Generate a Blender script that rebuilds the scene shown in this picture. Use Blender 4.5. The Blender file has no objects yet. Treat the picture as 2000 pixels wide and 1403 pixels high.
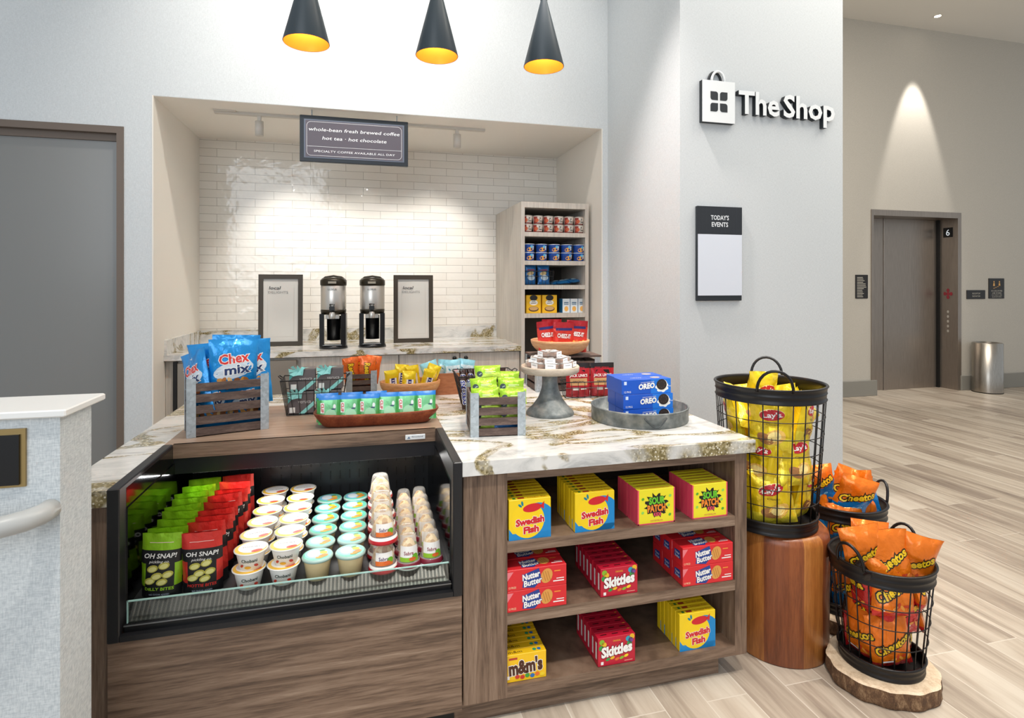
import bpy, bmesh, math, random
from mathutils import Vector, Matrix, noise

# ---------------------------------------------------------------- camera, world, light, exposure
C = bpy.context.scene.collection
sc = bpy.context.scene
PI = math.pi
cam = bpy.data.cameras.new('camera'); camo = bpy.data.objects.new('camera', cam); C.objects.link(camo)
camo.location = (0, 0, 1.5); camo.rotation_euler = (PI/2, 0, -0.254)
cam.sensor_width = 36; cam.lens = 1118.6*36/2000; cam.shift_y = -(701.5-557.9)/2000
cam.clip_start = .02
sc.camera = camo
sc.view_settings.view_transform = 'Standard'; sc.view_settings.look = 'None'
sc.view_settings.gamma = 1; sc.view_settings.use_curve_mapping = False
sc.view_settings.exposure = 0.32
w = bpy.data.worlds.new('world'); sc.world = w; w.use_nodes = True
w.node_tree.nodes['Background'].inputs[0].default_value = (.87, .94, 1, 1)
w.node_tree.nodes['Background'].inputs[1].default_value = .47

def lamp(kind, name, loc, power, color=(1, 1, 1), target=None, **kw):
    l = bpy.data.lights.new(name, kind); l.energy = power; l.color = color
    for k, v in kw.items(): setattr(l, k, v)
    o = bpy.data.objects.new(name, l); C.objects.link(o); o.location = loc
    if target is not None:
        o.rotation_euler = (Vector(target)-Vector(loc)).to_track_quat('-Z', 'Y').to_euler()
    return o
WARM = (1, .86, .70); NEUT = (1, .95, .88); COOL = (.86, .93, 1)
# daylight from the lobby windows behind the camera, ceiling downlights, wall washers, track heads
lamp('AREA', 'window_light', (-2.6, -3.4, 3.0), 105, COOL, (0.8, 3, 1.2), shape='RECTANGLE', size=4, size_y=3)
lamp('AREA', 'lobby_light', (1.9, 1.2, 4.9), 36, NEUT, (1.7, 2.0, 0), shape='RECTANGLE', size=2.2, size_y=1.6)
lamp('SPOT', 'downlight_counter', (0.5, 1.9, 5.0), 60, NEUT, (0.45, 2.45, .9), spot_size=.75, spot_blend=.7, shadow_soft_size=.07)
lamp('SPOT', 'downlight_shelf', (0.9, 0.1, 4.9), 360, NEUT, (1.0, 2.0, .4), spot_size=.62, spot_blend=.7, shadow_soft_size=.1)
lamp('SPOT', 'downlight_case', (-0.5, 0.3, 4.9), 170, NEUT, (-0.25, 2.0, .4), spot_size=.55, spot_blend=.7, shadow_soft_size=.1)
lamp('SPOT', 'downlight_baskets', (2.7, 0.6, 5.0), 230, NEUT, (2.0, 1.9, .3), spot_size=.55, spot_blend=.8, shadow_soft_size=.06)
for wx, wp in ((-.55, 190), (.2, 170), (1.05, 90)): lamp('SPOT', 'wall_washer', (wx, 2.9, 5.0), wp, (1, .94, .86), (wx, 4.29, 2.9), spot_size=1.2, spot_blend=.95, shadow_soft_size=.1)
lamp('SPOT', 'column_light', (.9, 2.9, 4.7), 420, (1, .90, .84), (1.75, 3.2, 1.2), spot_size=.8, spot_blend=.9, shadow_soft_size=.08)
lamp('SPOT', 'lift_wall_light', (7.42, 5.97, 5.04), 230, (1, .95, .88), (7.44, 6.40, 2.4), spot_size=.62, spot_blend=.45, shadow_soft_size=.03)
lamp('AREA', 'hall_light', (4.6, 2.6, 5.0), 165, (1, .94, .84), (4.8, 2.8, 0), shape='RECTANGLE', size=3.2, size_y=2.5)

# ---------------------------------------------------------------- helpers: tags
def tag(o, label=None, cat=None, group=None, kind=None):
    if label: o['label'] = label
    if cat: o['category'] = cat
    if group: o['group'] = group
    if kind: o['kind'] = kind
    return o
def thing(name, label, cat, loc=(0, 0, 0), rz=0, group=None):
    o = bpy.data.objects.new(name, None); C.objects.link(o); o.empty_display_size = .05
    o.location = loc; o.rotation_euler = (0, 0, rz)
    return tag(o, label, cat, group)
CH = {}
def setparent(o, p):
    o.parent = p; CH.setdefault(p.name, []).append(o)
def dup(root, loc, rot=(0, 0, 0), label=None, group=None):
    r = root.copy(); C.objects.link(r); r.location = loc; r.rotation_euler = rot
    if label: r['label'] = label
    if group: r['group'] = group
    for ch in CH.get(root.name, []):
        c = ch.copy(); C.objects.link(c); setparent(c, r)
        for g in CH.get(ch.name, []):
            d = g.copy(); C.objects.link(d); setparent(d, c)
    return r
class Proto:
    """one of a kind, then copies: the first placement moves the original itself"""
    def __init__(s, o): s.o = o; s.used = False
    def place(s, loc, rot=(0, 0, 0), label=None, group=None):
        if not isinstance(rot, tuple): rot = (0, 0, rot)
        if not s.used:
            s.used = True; o = s.o; o.location = loc; o.rotation_euler = rot
            if label: o['label'] = label
            if group: o['group'] = group
            return o
        return dup(s.o, loc, rot, label, group)

# ---------------------------------------------------------------- helpers: materials
MATS = {}
def srgb(c):
    if isinstance(c, str):
        c = tuple(int(c[i:i+2], 16)/255 for i in (0, 2, 4))
    return tuple(x/12.92 if x <= .04045 else ((x+.055)/1.055)**2.4 for x in c)
def nm(name, **kw):
    m = bpy.data.materials.new(name); m.use_nodes = True; MATS[name] = m
    nt = m.node_tree; b = nt.nodes['Principled BSDF']
    for k, v in kw.items():
        k = k.replace('_', ' ')
        if k == 'Base Color': v = (*srgb(v), 1)
        b.inputs[k].default_value = v
    return m, nt, b
def M(col, rough=.5, metal=0, coat=0, spec=.5, emit=0, alpha=1, trans=0):
    key = '%s_%s_%s_%s_%s_%s_%s' % (col, rough, metal, coat, emit, alpha, trans)
    if key in MATS: return MATS[key]
    m, nt, b = nm(key, Base_Color=col, Roughness=rough, Metallic=metal)
    b.inputs['Coat Weight'].default_value = coat; b.inputs['Specular IOR Level'].default_value = spec
    if emit: b.inputs['Emission Color'].default_value = (*srgb(col), 1); b.inputs['Emission Strength'].default_value = emit
    if alpha < 1: b.inputs['Alpha'].default_value = alpha
    if trans: b.inputs['Transmission Weight'].default_value = trans
    return m
def N(nt, t, **kw):
    n = nt.nodes.new('ShaderNode'+t)
    for k, v in kw.items(): setattr(n, k, v)
    return n
def coords(nt, scale=(1, 1, 1), rot=(0, 0, 0), loc=(0, 0, 0)):
    tc = N(nt, 'TexCoord'); mp = N(nt, 'Mapping'); mp.inputs['Scale'].default_value = scale
    mp.inputs['Rotation'].default_value = rot; mp.inputs['Location'].default_value = loc
    nt.links.new(tc.outputs['Object'], mp.inputs[0]); return mp.outputs[0]
def noisetex(nt, vec, scale, detail=4, rough=.55, dist=0):
    n = N(nt, 'TexNoise'); n.inputs['Scale'].default_value = scale; n.inputs['Detail'].default_value = detail
    n.inputs['Roughness'].default_value = rough; n.inputs['Distortion'].default_value = dist
    nt.links.new(vec, n.inputs['Vector']); return n.outputs[0]
def ramp(nt, fac, stops):
    r = N(nt, 'ValToRGB'); e = r.color_ramp.elements
    while len(e) < len(stops): e.new(.5)
    for i, (p, c) in enumerate(stops): e[i].position = p; e[i].color = (*srgb(c), 1) if not isinstance(c, float) else (c, c, c, 1)
    nt.links.new(fac, r.inputs[0]); return r.outputs[0]
def mix(nt, fac, a, b, mode='MIX'):
    m = N(nt, 'Mix', data_type='RGBA', blend_type=mode)
    for s, v in ((0, fac), (6, a), (7, b)):
        if hasattr(v, 'is_linked'): nt.links.new(v, m.inputs[s])
        else: m.inputs[s].default_value = v if s == 0 else (*srgb(v), 1)
    return m.outputs[2]
def bump(nt, b, h, strength, dist=.002):
    n = N(nt, 'Bump'); n.inputs['Strength'].default_value = strength; n.inputs['Distance'].default_value = dist
    nt.links.new(h, n.inputs['Height']); nt.links.new(n.outputs[0], b.inputs['Normal'])

def mat_fabric(name, c1, c2, rough=.85, sc_=330):
    m, nt, b = nm(name, Roughness=rough); v = coords(nt)
    h1 = noisetex(nt, coords(nt, (1, 1, .2)), sc_, 2); h2 = noisetex(nt, coords(nt, (.2, .2, 1)), sc_, 2)
    a = mix(nt, .5, h1, h2); low = noisetex(nt, v, 3, 3)
    col = ramp(nt, a, [(.38, c1), (.62, c2)]); nt.links.new(col, b.inputs['Base Color']); bump(nt, b, a, .35, .0015)
    return m
def mat_wood(name, cols, stretch, rough=.45, scale=1, detail=6):
    m, nt, b = nm(name, Roughness=rough)
    v = coords(nt, stretch); n1 = noisetex(nt, v, 4*scale, detail, .62, .6); n2 = noisetex(nt, v, 26*scale, 3, .6)
    a = mix(nt, .32, n1, n2); nt.links.new(ramp(nt, a, cols), b.inputs['Base Color']); bump(nt, b, n2, .12, .001)
    return m
BR = [(.30, '3f3128'), (.42, '5f4b3d'), (.50, '786150'), (.60, '8a7361'), (.72, 'a8927e')]
WOOD_H = mat_wood('laminate_horizontal', BR, (.5, .5, 9), .42)
WOOD_V = mat_wood('laminate_vertical', BR, (9, 9, .45), .42)
WOOD_D = mat_wood('laminate_deck', [(.3, '806655'), (.5, '9d8370'), (.7, 'b39a87')], (.45, 9, 3), .4)
GREYWOOD = mat_wood('grey_wood', [(.3, 'a8a099'), (.5, 'c4bcb2'), (.7, 'd6cfc5')], (14, 14, .5), .5)
CRATEWOOD = mat_wood('crate_wood', [(.3, '3b2c27'), (.5, '594740'), (.7, '7c685d')], (3, 8, 18), .7)
BOWLWOOD = mat_wood('bowl_wood', [(.3, '9c6236'), (.5, 'c48a55'), (.7, 'dba972')], (3, 3, 22), .45)
BOWLWOOD2 = mat_wood('bowl_wood_pale', [(.3, 'a8744a'), (.5, 'c69468'), (.7, 'dcb48a')], (2, 2, 16), .5)
REDWOOD = mat_wood('box_wood', [(.3, '8a4f32'), (.5, 'a7663f'), (.7, 'bb7b52')], (3, 3, 18), .5)
PALEWOOD = mat_wood('pale_wood', [(.3, 'a39282'), (.5, 'c2b2a0'), (.7, 'd3c5b4')], (3, 3, 12), .6)
SLABWOOD = mat_wood('slab_wood', [(.3, 'b79a7c'), (.5, 'd8c0a2'), (.7, 'e8d6bd')], (6, 6, 6), .7)
BARK = mat_wood('bark', [(.3, '33231a'), (.5, '6d5038'), (.7, 'a98a68')], (14, 14, 6), .95)
COPPER = mat_wood('hammered_copper', [(.3, '6b3322'), (.5, '8d4a31'), (.7, 'a9623f')], (6, 6, 6), .38)
COPPER.node_tree.nodes['Principled BSDF'].inputs['Metallic'].default_value = .55
STUMPW = [mat_wood('stump_%d' % i, c, (10, 10, .7), .33) for i, c in enumerate((
    [(.3, '5e2f18'), (.5, '874926'), (.7, '9c5a30')], [(.3, '7d4722'), (.5, 'a5662f'), (.7, 'bf8244')],
    [(.3, '54280f'), (.5, '7c4020'), (.7, '8f5028')]))]
WALLP = mat_fabric('grey_wallcovering', 'c9cdcf', 'd6dadc')
WALLW = mat_fabric('hall_wallcovering', 'b6b0a5', 'c4beb4')
PONYF = mat_fabric('pony_wallcovering', 'bcc2c5', 'dadedf', sc_=300)
PAINT = M('ebe6dd', .6); CEIL = M('e8e3da', .7)
GALV, nt, b = nm('galvanised', Metallic=.75, Roughness=.5)
v = N(nt, 'TexVoronoi'); v.inputs['Scale'].default_value = 90; nt.links.new(coords(nt), v.inputs['Vector'])
nt.links.new(ramp(nt, v.outputs['Color'], [(.1, 'abb4ba'), (.9, 'c6cfd5')]), b.inputs['Base Color'])
ZINC, nt, b = nm('aged_zinc', Metallic=.6, Roughness=.55)
nt.links.new(ramp(nt, noisetex(nt, coords(nt), 22, 5), [(.3, '5d6262'), (.5, '7f8484'), (.72, 'a5a5a0')]), b.inputs['Base Color'])
STEEL, nt, b = nm('brushed_steel', Metallic=1, Roughness=.3)
nt.links.new(ramp(nt, noisetex(nt, coords(nt, (30, 30, 1)), 12, 3), [(.3, '9d968d'), (.7, 'bdb6ad')]), b.inputs['Base Color'])
LIFT, nt, b = nm('lift_steel', Metallic=.75, Roughness=.33)
nt.links.new(ramp(nt, noisetex(nt, coords(nt, (40, 40, .6)), 9, 3), [(.3, '8b8178'), (.7, 'a3988d')]), b.inputs['Base Color'])
MIRROR = M('66686b', .09, 1)
BLACKM = M('17171a', .42); BLACKS = M('1d1b1c', .35, .3); INK = M('0b0b0c', .5); WHITE = M('f2f1ee', .45)
def mat_glass(name, col='e6f2ef', alpha=.18, gloss=False):
    m, nt, b = nm(name, Base_Color=col, Roughness=.03); out = nt.nodes['Material Output']
    t = N(nt, 'BsdfTransparent'); ms = N(nt, 'MixShader'); ms.inputs[0].default_value = alpha
    if gloss: nt.nodes.remove(b); b = N(nt, 'BsdfGlossy'); b.inputs['Roughness'].default_value = .02
    t.inputs[0].default_value = (*srgb(col), 1)
    nt.links.new(t.outputs[0], ms.inputs[1]); nt.links.new(b.outputs[0], ms.inputs[2]); nt.links.new(ms.outputs[0], out.inputs[0])
    return m
GLASS = mat_glass('glass', 'f2f8f6', .06, True); PLASTIC = mat_glass('clear_plastic', 'f6f4f0', .2)
GLASSEDGE = M('9fc4bd', .2)
# quartz worktop: white ground, grey clouding, drifts of olive and brown pebbling
QUARTZ, nt, b = nm('quartz', Roughness=.16)
v = coords(nt)
warp = noisetex(nt, v, 2.2, 4, .6)
mp = N(nt, 'Mapping'); mp.inputs['Scale'].default_value = (.8, 2.0, 1.6); mp.inputs['Rotation'].default_value = (0, 0, -.3); nt.links.new(v, mp.inputs[0])
vein = noisetex(nt, mp.outputs[0], 1.35, 4, .58, 1.1)
band = ramp(nt, vein, [(.443, 0.0), (.463, 1.0), (.512, 1.0), (.535, 0.0)])
vo = N(nt, 'TexVoronoi'); vo.inputs['Scale'].default_value = 120; nt.links.new(v, vo.inputs['Vector'])
vo2 = N(nt, 'TexVoronoi'); vo2.inputs['Scale'].default_value = 75; nt.links.new(v, vo2.inputs['Vector'])
peb = ramp(nt, vo.outputs['Color'], [(.15, '6b5e3c'), (.4, '857852'), (.62, '9c8e68'), (.85, 'b9ad8c')])
peb = mix(nt, ramp(nt, vo2.outputs[0], [(.16, 1.0), (.30, 0.0)]), peb, 'e2dccb')
cloud = ramp(nt, noisetex(nt, mp.outputs[0], 7, 6, .65, 1), [(.36, 'b4b4b2'), (.47, 'cfcecb'), (.60, 'dddbd7')])
sp = ramp(nt, noisetex(nt, v, 40, 2), [(.4, 0.0), (.6, 1.0)])
fac = mix(nt, 1.0, band, ramp(nt, noisetex(nt, v, 9, 4), [(.38, .35), (.52, 1.0)]), 'MULTIPLY')
nt.links.new(mix(nt, fac, cloud, peb), b.inputs['Base Color'])
# glazed subway tile
TILE, nt, b = nm('glazed_tile', Roughness=.09)
tc = N(nt, 'TexCoord'); sx = N(nt, 'SeparateXYZ'); cx = N(nt, 'CombineXYZ'); nt.links.new(tc.outputs['Object'], sx.inputs[0])
nt.links.new(sx.outputs[0], cx.inputs[0]); nt.links.new(sx.outputs[2], cx.inputs[1])
bt = N(nt, 'TexBrick'); bt.offset = .5; bt.inputs['Scale'].default_value = 1; bt.inputs['Brick Width'].default_value = .305; bt.inputs['Row Height'].default_value = .0705
bt.inputs['Mortar Size'].default_value = .0016; bt.inputs['Mortar Smooth'].default_value = .3
bt.inputs['Color1'].default_value = (*srgb('e9e4db'), 1); bt.inputs['Color2'].default_value = (*srgb('f1ede6'), 1); bt.inputs['Mortar'].default_value = (*srgb('a49c92'), 1)
nt.links.new(cx.outputs[0], bt.inputs['Vector']); nt.links.new(bt.outputs['Color'], b.inputs['Base Color'])
wv = noisetex(nt, coords(nt), 9, 2); bump(nt, b, wv, .55, .012)
# wood-look plank tile floor, planks running away from the shop front
FLOOR, nt, b = nm('plank_tile', Roughness=.36)
tc = N(nt, 'TexCoord'); sx = N(nt, 'SeparateXYZ'); cx = N(nt, 'CombineXYZ'); nt.links.new(tc.outputs['Object'], sx.inputs[0])
nt.links.new(sx.outputs[1], cx.inputs[0]); nt.links.new(sx.outputs[0], cx.inputs[1])
mp = N(nt, 'Mapping'); mp.inputs['Location'].default_value = (.62, -.036+.166*40, 0); nt.links.new(cx.outputs[0], mp.inputs[0])
bt = N(nt, 'TexBrick'); bt.offset = .37; bt.offset_frequency = 2; bt.squash = 1; bt.inputs['Scale'].default_value = 1
bt.inputs['Brick Width'].default_value = 1.22; bt.inputs['Row Height'].default_value = .166; bt.inputs['Mortar Size'].default_value = .002; bt.inputs['Mortar Smooth'].default_value = .1
bt.inputs['Color1'].default_value = (.15, .15, .15, 1); bt.inputs['Color2'].default_value = (.85, .85, .85, 1); bt.inputs['Mortar'].default_value = (.5, .5, .5, 1)
nt.links.new(mp.outputs[0], bt.inputs['Vector'])
gr = noisetex(nt, coords(nt, (7, .55, 1)), 3.2, 6, .62, .5)
va = N(nt, 'VectorMath', operation='ADD'); nt.links.new(coords(nt, (7, .55, 1)), va.inputs[0]); nt.links.new(bt.outputs['Color'], va.inputs[1])
vm = N(nt, 'VectorMath', operation='MULTIPLY'); vm.inputs[1].default_value = (9, 9, 9); nt.links.new(bt.outputs['Color'], vm.inputs[0]); nt.links.new(vm.outputs[0], va.inputs[1])
gr = noisetex(nt, va.outputs[0], 2.0, 5, .62, .5)
a = mix(nt, .24, gr, bt.outputs['Color'])
col = ramp(nt, a, [(.27, '85766a'), (.42, 'a59686'), (.53, 'bdaf9e'), (.68, 'cdc2b2')])
nt.links.new(mix(nt, bt.outputs['Fac'], col, 'd2c8ba'), b.inputs['Base Color'])

# ---------------------------------------------------------------- helpers: meshes
TXT = {}
def textmesh(s, off=0.0):
    k = (s, off)
    if k not in TXT:
        cu = bpy.data.curves.new('t', 'FONT'); cu.body = s; cu.size = 1; cu.resolution_u = 2; cu.offset = off; cu.fill_mode = 'FRONT'
        o = bpy.data.objects.new('t', cu); me = bpy.data.meshes.new_from_object(o)
        v = [(p.co.x, p.co.y) for p in me.vertices]; f = [tuple(p.vertices) for p in me.polygons]
        xs = [p[0] for p in v] or [0]; TXT[k] = (v, f, min(xs), max(xs))
        bpy.data.objects.remove(o); bpy.data.curves.remove(cu); bpy.data.meshes.remove(me)
    return TXT[k]
class MB:
    def __init__(s): s.v = []; s.f = []; s.m = []; s.mats = []; s.sm = []
    def mi(s, m):
        if m not in s.mats: s.mats.append(m)
        return s.mats.index(m)
    def add(s, vs, fs, m, smooth=False, mx=None):
        n = len(s.v); k = s.mi(m) if not isinstance(m, list) else None
        for p in vs:
            p = Vector(p); s.v.append(tuple(mx @ p) if mx else tuple(p))
        for i, f in enumerate(fs):
            s.f.append(tuple(n+j for j in f)); s.m.append(k if k is not None else s.mi(m[i])); s.sm.append(smooth)
        return s
    def box(s, x0, x1, y0, y1, z0, z1, m, mx=None, bev=0):
        if bev:
            q = bev; vs = []
            pr = [(x0+q, y0), (x1-q, y0), (x1, y0+q), (x1, y1-q), (x1-q, y1), (x0+q, y1), (x0, y1-q), (x0, y0+q)]
            cx_, cy_ = (x0+x1)/2, (y0+y1)/2
            for z, sh in ((z0, q), (z0+q, 0), (z1-q, 0), (z1, q)):
                for x, y in pr:
                    vs.append((x+(sh if x < cx_ else -sh), y+(sh if y < cy_ else -sh), z))
            fs = [tuple(range(7, -1, -1)), tuple(range(24, 32))]
            for r in range(3):
                for i in range(8): fs.append((r*8+i, r*8+(i+1) % 8, (r+1)*8+(i+1) % 8, (r+1)*8+i))
            return s.add(vs, fs, m, False, mx)
        vs = [(x, y, z) for z in (z0, z1) for x, y in ((x0, y0), (x1, y0), (x1, y1), (x0, y1))]
        return s.add(vs, [(3, 2, 1, 0), (4, 5, 6, 7), (0, 1, 5, 4), (1, 2, 6, 5), (2, 3, 7, 6), (3, 0, 4, 7)], m, False, mx)
    def prism(s, pts, z0, z1, m, mx=None):
        n = len(pts); vs = [(x, y, z0) for x, y in pts]+[(x, y, z1) for x, y in pts]
        fs = [tuple(range(n-1, -1, -1)), tuple(range(n, 2*n))]+[(i, (i+1) % n, n+(i+1) % n, n+i) for i in range(n)]
        return s.add(vs, fs, m, False, mx)
    def lathe(s, prof, m, n=32, c=(0, 0, 0), smooth=True, mx=None, sx=1, sy=1, a0=0, a1=2*PI, fm=None):
        full = abs(a1-a0-2*PI) < 1e-6; k = n if full else n+1; vs = []; fs = []; ms = []
        for r, z in prof:
            for i in range(k):
                a = a0+(a1-a0)*i/n; vs.append((c[0]+r*sx*math.cos(a), c[1]+r*sy*math.sin(a), c[2]+z))
        for j in range(len(prof)-1):
            for i in range(n):
                i2 = (i+1) % k if full else i+1
                fs.append((j*k+i, j*k+i2, (j+1)*k+i2, (j+1)*k+i)); ms.append(fm(i, j) if fm else m)
        return s.add(vs, fs, ms, smooth, mx)
    def disc(s, r, z, m, n=32, c=(0, 0), up=True):
        vs = [(c[0]+r*math.cos(2*PI*i/n), c[1]+r*math.sin(2*PI*i/n), z) for i in range(n)]
        return s.add(vs, [tuple(range(n)) if up else tuple(range(n-1, -1, -1))], m)
    def tube(s, pts, r, m, n=8, closed=False, mx=None):
        pts = [Vector(p) for p in pts]; k = len(pts); vs = []; fs = []; up = None
        for i, p in enumerate(pts):
            if closed: t = pts[(i+1) % k]-pts[i-1]
            else: t = pts[min(i+1, k-1)]-pts[max(i-1, 0)]
            t.normalize()
            if up is None:
                up = Vector((0, 0, 1)) if abs(t.z) < .9 else Vector((1, 0, 0))
            a = t.cross(up)
            if a.length < 1e-4: a = t.cross(Vector((1, 0, 0)))
            a.normalize(); b_ = a.cross(t); up = b_
            for j in range(n):
                q = 2*PI*j/n; vs.append(p+a*r*math.cos(q)+b_*r*math.sin(q))
        for i in range(k if closed else k-1):
            for j in range(n):
                fs.append((i*n+j, i*n+(j+1) % n, ((i+1) % k)*n+(j+1) % n, ((i+1) % k)*n+j))
        if not closed: fs += [tuple(range(n-1, -1, -1)), tuple(range((k-1)*n, k*n))]
        return s.add(vs, fs, m, n > 4, mx)
    # ---- printed decals, laid on a surface by a mapping S(a, b, lift) -> point
    def txt(s, S, t, a, b, h, m, w=None, lift=.0006, shear=0, off=0.0, rot=0, align='c', kx=None, cen=None):
        vs, fs, x0, x1 = textmesh(t, off); sx = h/.7; W = (x1-x0)*sx
        if kx is None: kx = 1 if w is None else w/max(W, 1e-6)
        if cen is None: cen = (x0+x1)/2
        cs, sn = math.cos(rot), math.sin(rot); out = []
        for x, y in vs:
            X = ((x-cen) if align == 'c' else x-x0)*sx*kx; Y = (y-.35)*sx; X += shear*Y
            out.append(S(a+X*cs-Y*sn, b+X*sn+Y*cs, lift))
        return s.add(out, fs, m)
    def txto(s, S, t, a, b, h, m, mo, w=None, lift=.0005, shear=0, off=.0, o2=.05, rot=0):
        _, _, x0, x1 = textmesh(t, off); kx = None if w is None else w/((x1-x0)*h/.7)
        s.txt(S, t, a, b, h, mo, w, lift, shear, off+o2, rot, kx=kx, cen=(x0+x1)/2); return s.txt(S, t, a, b, h, m, w, lift+.0004, shear, off, rot)
    def rect(s, S, a0, a1, b0, b1, m, lift=.0003, nx=1, ny=1, rot=0, skew=0):
        ca, cb = (a0+a1)/2, (b0+b1)/2; cs, sn = math.cos(rot), math.sin(rot); vs = []
        for j in range(ny+1):
            for i in range(nx+1):
                x = a0+(a1-a0)*i/nx-ca; y = b0+(b1-b0)*j/ny-cb; x += skew*y
                vs.append(S(ca+x*cs-y*sn, cb+x*sn+y*cs, lift))
        return s.add(vs, [(j*(nx+1)+i, j*(nx+1)+i+1, (j+1)*(nx+1)+i+1, (j+1)*(nx+1)+i) for j in range(ny) for i in range(nx)], m)
    def ell(s, S, a, b, ra, rb, m, lift=.0003, rot=0, n=20, rings=1, clip=None, fn=None):
        cs, sn = math.cos(rot), math.sin(rot); pts = []
        for i in range(n):
            q = 2*PI*i/n; k = fn(i) if fn else 1
            x, y = ra*k*math.cos(q), rb*k*math.sin(q); pts.append((a+x*cs-y*sn, b+x*sn+y*cs))
        if clip: return s.poly(S, clippoly(pts, clip), m, lift)
        vs = [S(a, b, lift)]
        for j in range(1, rings+1):
            vs += [S(a+(x-a)*j/rings, b+(y-b)*j/rings, lift) for x, y in pts]
        fs = [(0, 1+i, 1+(i+1) % n) for i in range(n)]
        for j in range(1, rings):
            for i in range(n): fs.append((1+(j-1)*n+i, 1+j*n+i, 1+j*n+(i+1) % n, 1+(j-1)*n+(i+1) % n))
        return s.add(vs, fs, m)
    def poly(s, S, pts, m, lift=.0003):
        return s.add([S(x, y, lift) for x, y in pts], [tuple(range(len(pts)))], m) if len(pts) > 2 else s
    def build(s, name, parent=None, loc=None, rot=None):
        me = bpy.data.meshes.new(name); me.from_pydata(s.v, [], s.f); me.update()
        for m in s.mats: me.materials.append(m)
        me.polygons.foreach_set('material_index', s.m); me.polygons.foreach_set('use_smooth', s.sm)
        o = bpy.data.objects.new(name, me); C.objects.link(o)
        if loc: o.location = loc
        if rot is not None: o.rotation_euler = rot if isinstance(rot, tuple) else (0, 0, rot)
        if parent: setparent(o, parent)
        return o
def clippoly(pts, r):
    x0, x1, y0, y1 = r
    for ax, v, sg in ((0, x0, 1), (0, x1, -1), (1, y0, 1), (1, y1, -1)):
        out = []
        for i in range(len(pts)):
            p, q = pts[i-1], pts[i]; dp = (p[ax]-v)*sg; dq = (q[ax]-v)*sg
            if (dp >= 0) != (dq >= 0):
                t = dp/(dp-dq); out.append((p[0]+(q[0]-p[0])*t, p[1]+(q[1]-p[1])*t))
            if dq >= 0: out.append(q)
        pts = out
    return pts
def tilt(rx=0, ry=0, rz=0, loc=(0, 0, 0)):
    from mathutils import Euler
    return Matrix.Translation(loc) @ Euler((rx, ry, rz)).to_matrix().to_4x4()
ORD = ['front', 'second', 'third', 'fourth', 'fifth', 'sixth', 'seventh', 'eighth', 'ninth', 'tenth']
def struct(name, mb, parent=None, label=None):
    o = mb.build(name, parent)
    if parent is None: o['kind'] = 'structure'
    if label: o['label'] = label
    return o

# ---------------------------------------------------------------- the setting
YF, YT = 4.29, 5.41; AL, AR, AZ = -1.356, 1.863, 2.766
struct('floor', MB().add([(-3.2, -2.5, 0), (11.5, -2.5, 0), (11.5, 6.75, 0), (-3.2, 6.75, 0)], [(0, 1, 2, 3)], FLOOR))
struct('ceiling', MB().box(-3.2, 11.5, -.6, 6.75, 5.1, 5.2, CEIL))
m_ = MB().box(-1.525, AL, YF, 4.5, 0, 5.1, WALLP).box(-3.2, -1.525, YF, 4.5, 2.545, 5.1, WALLP).box(AL, AR, YF, 4.5, AZ, 5.1, WALLP).box(AR, 1.92, YF, 4.5, 0, 5.1, WALLP)
struct('wall_shop_front', m_)
struct('wall_alcove_left', MB().box(AL-.06, AL, 4.5, YT, 0, AZ+.1, PAINT))
struct('wall_alcove_right', MB().box(AR, AR+.05, 4.5, YT, 0, AZ+.1, PAINT))
struct('wall_alcove_back', MB().box(AL-.06, AR+.05, YT, YT+.08, 0, AZ+.1, TILE))
struct('ceiling_alcove', MB().box(AL, AR, YF+.002, YT, AZ-.003, AZ+.1, M('f1ece4', .6)))
struct('trim_alcove_left', MB().box(AL-.004, AL+.004, YF-.004, 4.5, 0, AZ, PAINT))
struct('trim_alcove_right', MB().box(AR-.004, AR+.004, YF-.004, 4.5, 0, AZ, PAINT))
struct('wall_column', MB().box(1.913, 3.148, 3.197, 6.33, 0, 5.1, WALLP))
struct('wall_hall_back', MB().box(3.148, 6.717, 6.33, 6.42, 0, 5.1, WALLW).box(8.285, 11.5, 6.33, 6.42, 0, 5.1, WALLW).box(6.717, 8.285, 6.33, 6.42, 2.54, 5.1, WALLW))
struct('baseboard_hall_left', MB().box(3.148, 6.78, 6.30, 6.33, 0, .21, M('8a877f', .5), bev=.004))
struct('baseboard_hall_right', MB().box(8.27, 11.5, 6.30, 6.33, 0, .21, M('8a877f', .5), bev=.004))
# pony wall in the foreground
pw = MB().prism([(-1.9, 1.52), (-.668, 1.52), (-.676, 1.695), (-1.9, 1.695)], 0, 1.203, PONYF)
struct('wall_pony', pw)
struct('trim_pony_cap', MB().box(-1.95, -.65, 1.503, 1.712, 1.203, 1.22, M('f0efec', .3), bev=.003))
# plain door at the far left
d = bpy.data.objects.new('door_1', None); C.objects.link(d); d['kind'] = 'structure'; d.location = (-1.525, YF, 0)
BRZ = M('6b5d52', .5)
MB().box(-.041, 0, -.006, .12, 0, 2.545, BRZ).box(-1.6, -.041, -.006, .12, 2.50, 2.545, BRZ).box(-1.6, -.041, .035, .12, 2.455, 2.5, BRZ).build('door_frame', d)
MB().box(-1.6, -.041, .05, .1, 0, 2.455, M('828280', .25)).build('door_leaf', d)
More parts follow.
